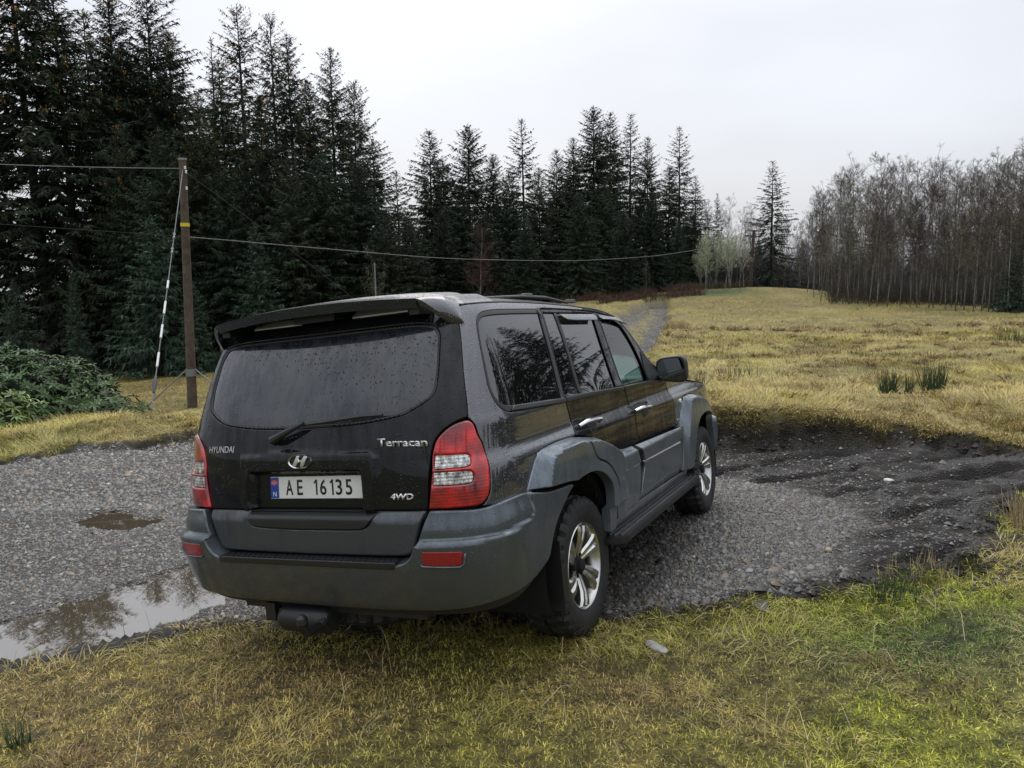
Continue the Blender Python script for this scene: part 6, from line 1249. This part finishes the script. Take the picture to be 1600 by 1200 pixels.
# ---------------- wheels
def tyre_mesh():
    n = 120; prof = [(.085, .218), (.110, .226), (.122, .250), (.128, .285), (.126, .318), (.116, .343), (.098, .356), (.090, .351), (.060, .352), (.056, .363), (.012, .365), (.008, .353), (-.008, .353), (-.012, .365), (-.056, .363), (-.060, .352), (-.090, .351), (-.098, .356), (-.116, .343), (-.126, .318), (-.128, .285), (-.122, .25), (-.110, .226), (-.085, .218)]
    a = np.arange(n) / n * 2 * np.pi; V = []; F = []
    for i, (ax, r) in enumerate(prof):
        rr = np.full(n, r); axx = np.full(n, ax); k = np.arange(n)
        if r > .33:
            cut = ((k + (2 if ax < 0 else 0)) % 4 < 1); sh = abs(ax) > .085
            rr = np.where(cut, rr - (.020 if sh else .010), rr)
            if sh: axx = np.where(cut, axx * .965, axx)
        V.append(np.stack([rr * np.cos(a), axx, rr * np.sin(a)], 1))
    for i in range(len(prof) - 1):
        for k in range(n): k2 = (k + 1) % n; F.append([i * n + k, (i + 1) * n + k, (i + 1) * n + k2, i * n + k2])
    me = mesh_np("tyre", np.concatenate(V), F, smooth=True); me.set_sharp_from_angle(angle=R_(28)); me.materials.append(M_tyre); return me
def rim_meshes():
    b = MB()   # outer face towards -y (the right-hand side)
    b.lathe([(.085, .215), (.05, .195), (-.02, .190), (-.075, .197), (-.095, .206), (-.108, .213), (-.113, .221), (-.105, .227), (-.088, .223)], 72, 'y')
    me_b = b
    sp_ = MB(); ns = 6
    for k in range(ns):
        th = k * 2 * np.pi / ns + .35
        for sg in (-1, 1):
            L = [(.045, .011, -.062, .011), (.080, .014, -.075, .014), (.130, .019, -.092, .018), (.175, .026, -.100, .023), (.203, .031, -.098, .028)]
            V = []; F = []
            for (r, o, y, w) in L:
                for (dw, dy) in ((-w, .0), (-w * .55, -.012), (w * .55, -.012), (w, .0), (w, .034), (-w, .034)):
                    tw = .012 * math.sin(r * 14) ; lx = r; lz = sg * o + dw + tw
                    V.append((lx * math.cos(th) - lz * math.sin(th), y + dy, lx * math.sin(th) + lz * math.cos(th)))
            for i in range(len(L) - 1):
                for j in range(6): j2 = (j + 1) % 6; F.append([i * 6 + j, i * 6 + j2, (i + 1) * 6 + j2, (i + 1) * 6 + j])
            F.append([0, 1, 2, 3, 4, 5]); F.append([24 + q for q in range(6)][::-1]); sp_.add(V, F)
        V = []; F = []
        for (r, y, w) in ((.045, -.050, .014), (.09, -.064, .020), (.14, -.082, .027), (.203, -.088, .036)):
            for dz, dy in ((-w, 0), (w, 0), (w, .02), (-w, .02)): V.append((r * math.cos(th) - dz * math.sin(th), y + dy, r * math.sin(th) + dz * math.cos(th)))
        for i in range(3):
            for j in range(4): j2 = (j + 1) % 4; F.append([i * 4 + j, i * 4 + j2, (i + 1) * 4 + j2, (i + 1) * 4 + j])
        sp_.add(V, F)
    return me_b, sp_
def obj_recalc(o):
    bm = bmesh.new(); bm.from_mesh(o.data); bmesh.ops.recalc_face_normals(bm, faces=bm.faces[:]); bm.to_mesh(o.data); bm.free()
ty_me = tyre_mesh(); rb, sb = rim_meshes()
wheel = empty("wheel"); wheel.parent = car
ty = link("tyre", ty_me, None, wheel); rim = rb.build("rim", M_alloy, wheel, smooth=True); spk = sb.build("spoke", M_alloy, wheel); obj_recalc(spk)
hb = MB(); hb.lathe([(-.02, .001), (-.02, .055), (-.050, .062), (-.072, .052), (-.078, .036), (-.098, .034), (-.104, .026), (-.106, .001)], 36, 'y')
for k in range(6): a = k * np.pi / 3; hb.tube([(.057 * math.cos(a), -.05, .057 * math.sin(a)), (.057 * math.cos(a), -.082, .057 * math.sin(a))], .009, 6)
hub = hb.build("hub_cap", M_dark, wheel, smooth=True)
dk = MB(); dk.lathe([(-.02, .001), (-.02, .150), (.01, .150), (.01, .001)], 40, 'y'); disc = dk.build("brake_disc", M_dark, wheel, smooth=True)
RW = .362
wheel.location = (0, -.762, RW)
for x, y, rot in ((2.75, -.762, .25), (0, .762, 0), (2.75, .762, .4)):
    w = wheel.copy(); COL.objects.link(w); w.parent = car; w.location = (x, y, RW)
    w.rotation_euler = (0, rot, 0) if y < 0 else (0, rot, math.pi)
    for ch in (ty, rim, spk, hub, disc): c = ch.copy(); COL.objects.link(c); c.parent = w
sw = link("spare_tyre", ty_me, None, car); sw.location = (-.56, -.05, .43); sw.rotation_euler = (math.pi / 2, 0, 0)
# mud flaps
for x, z0, z1, w in ((-.40, .60, .26, .25), (2.30, .50, .28, .20)):
    for s in (1, -1):
        m = MB(); m.box((x, -s * .80, (z0 + z1) / 2), (.012, w, z0 - z1)); m.build("mud_flap", M_plas, car, bevel=.003)
# ---------------- cabin seen through the glass
cab = MB(); cab.box((1.35, 0, .80), (3.3, 1.45, .04)); cab.build("cabin_floor", M_dark, car)
M_trim = simple("pale_door_trim", (.16, .19, .19), .6)
for s in (1, -1):
    tr = MB(); tr.box((1.42, s * .80, 1.10), (.9, .04, .24)); tr.build("door_trim", M_trim, car, bevel=.01)
for (x, y) in ((1.05, -.36), (1.05, .36), (.15, -.36), (.15, .36)):
    st = MB(); st.box((x + .12, y, .92), (.48, .46, .14)); st.box((x - .16, y, 1.20), (.12, .44, .52), Matrix.Rotation(R_(-12), 3, 'Y')); st.box((x - .25, y, 1.55), (.09, .24, .17), Matrix.Rotation(R_(-8), 3, 'Y'))
    st.build("seat", M_seat, car, bevel=.03, smooth=True)
db = MB(); db.box((1.92, 0, 1.10), (.42, 1.42, .24)); db.build("dashboard", M_trim, car, bevel=.04)
stw = MB(); a = np.linspace(0, 2 * np.pi, 25); stw.tube([(1.58 + .09 * math.sin(q) * .6, .36 + .18 * math.cos(q), 1.15 + .17 * math.sin(q)) for q in a], .014, 6, cap=False); stw.tube([(1.58, .36, 1.15), (1.8, .36, 1.08)], .03, 6); stw.build("steering_wheel", M_plas, car, smooth=True)
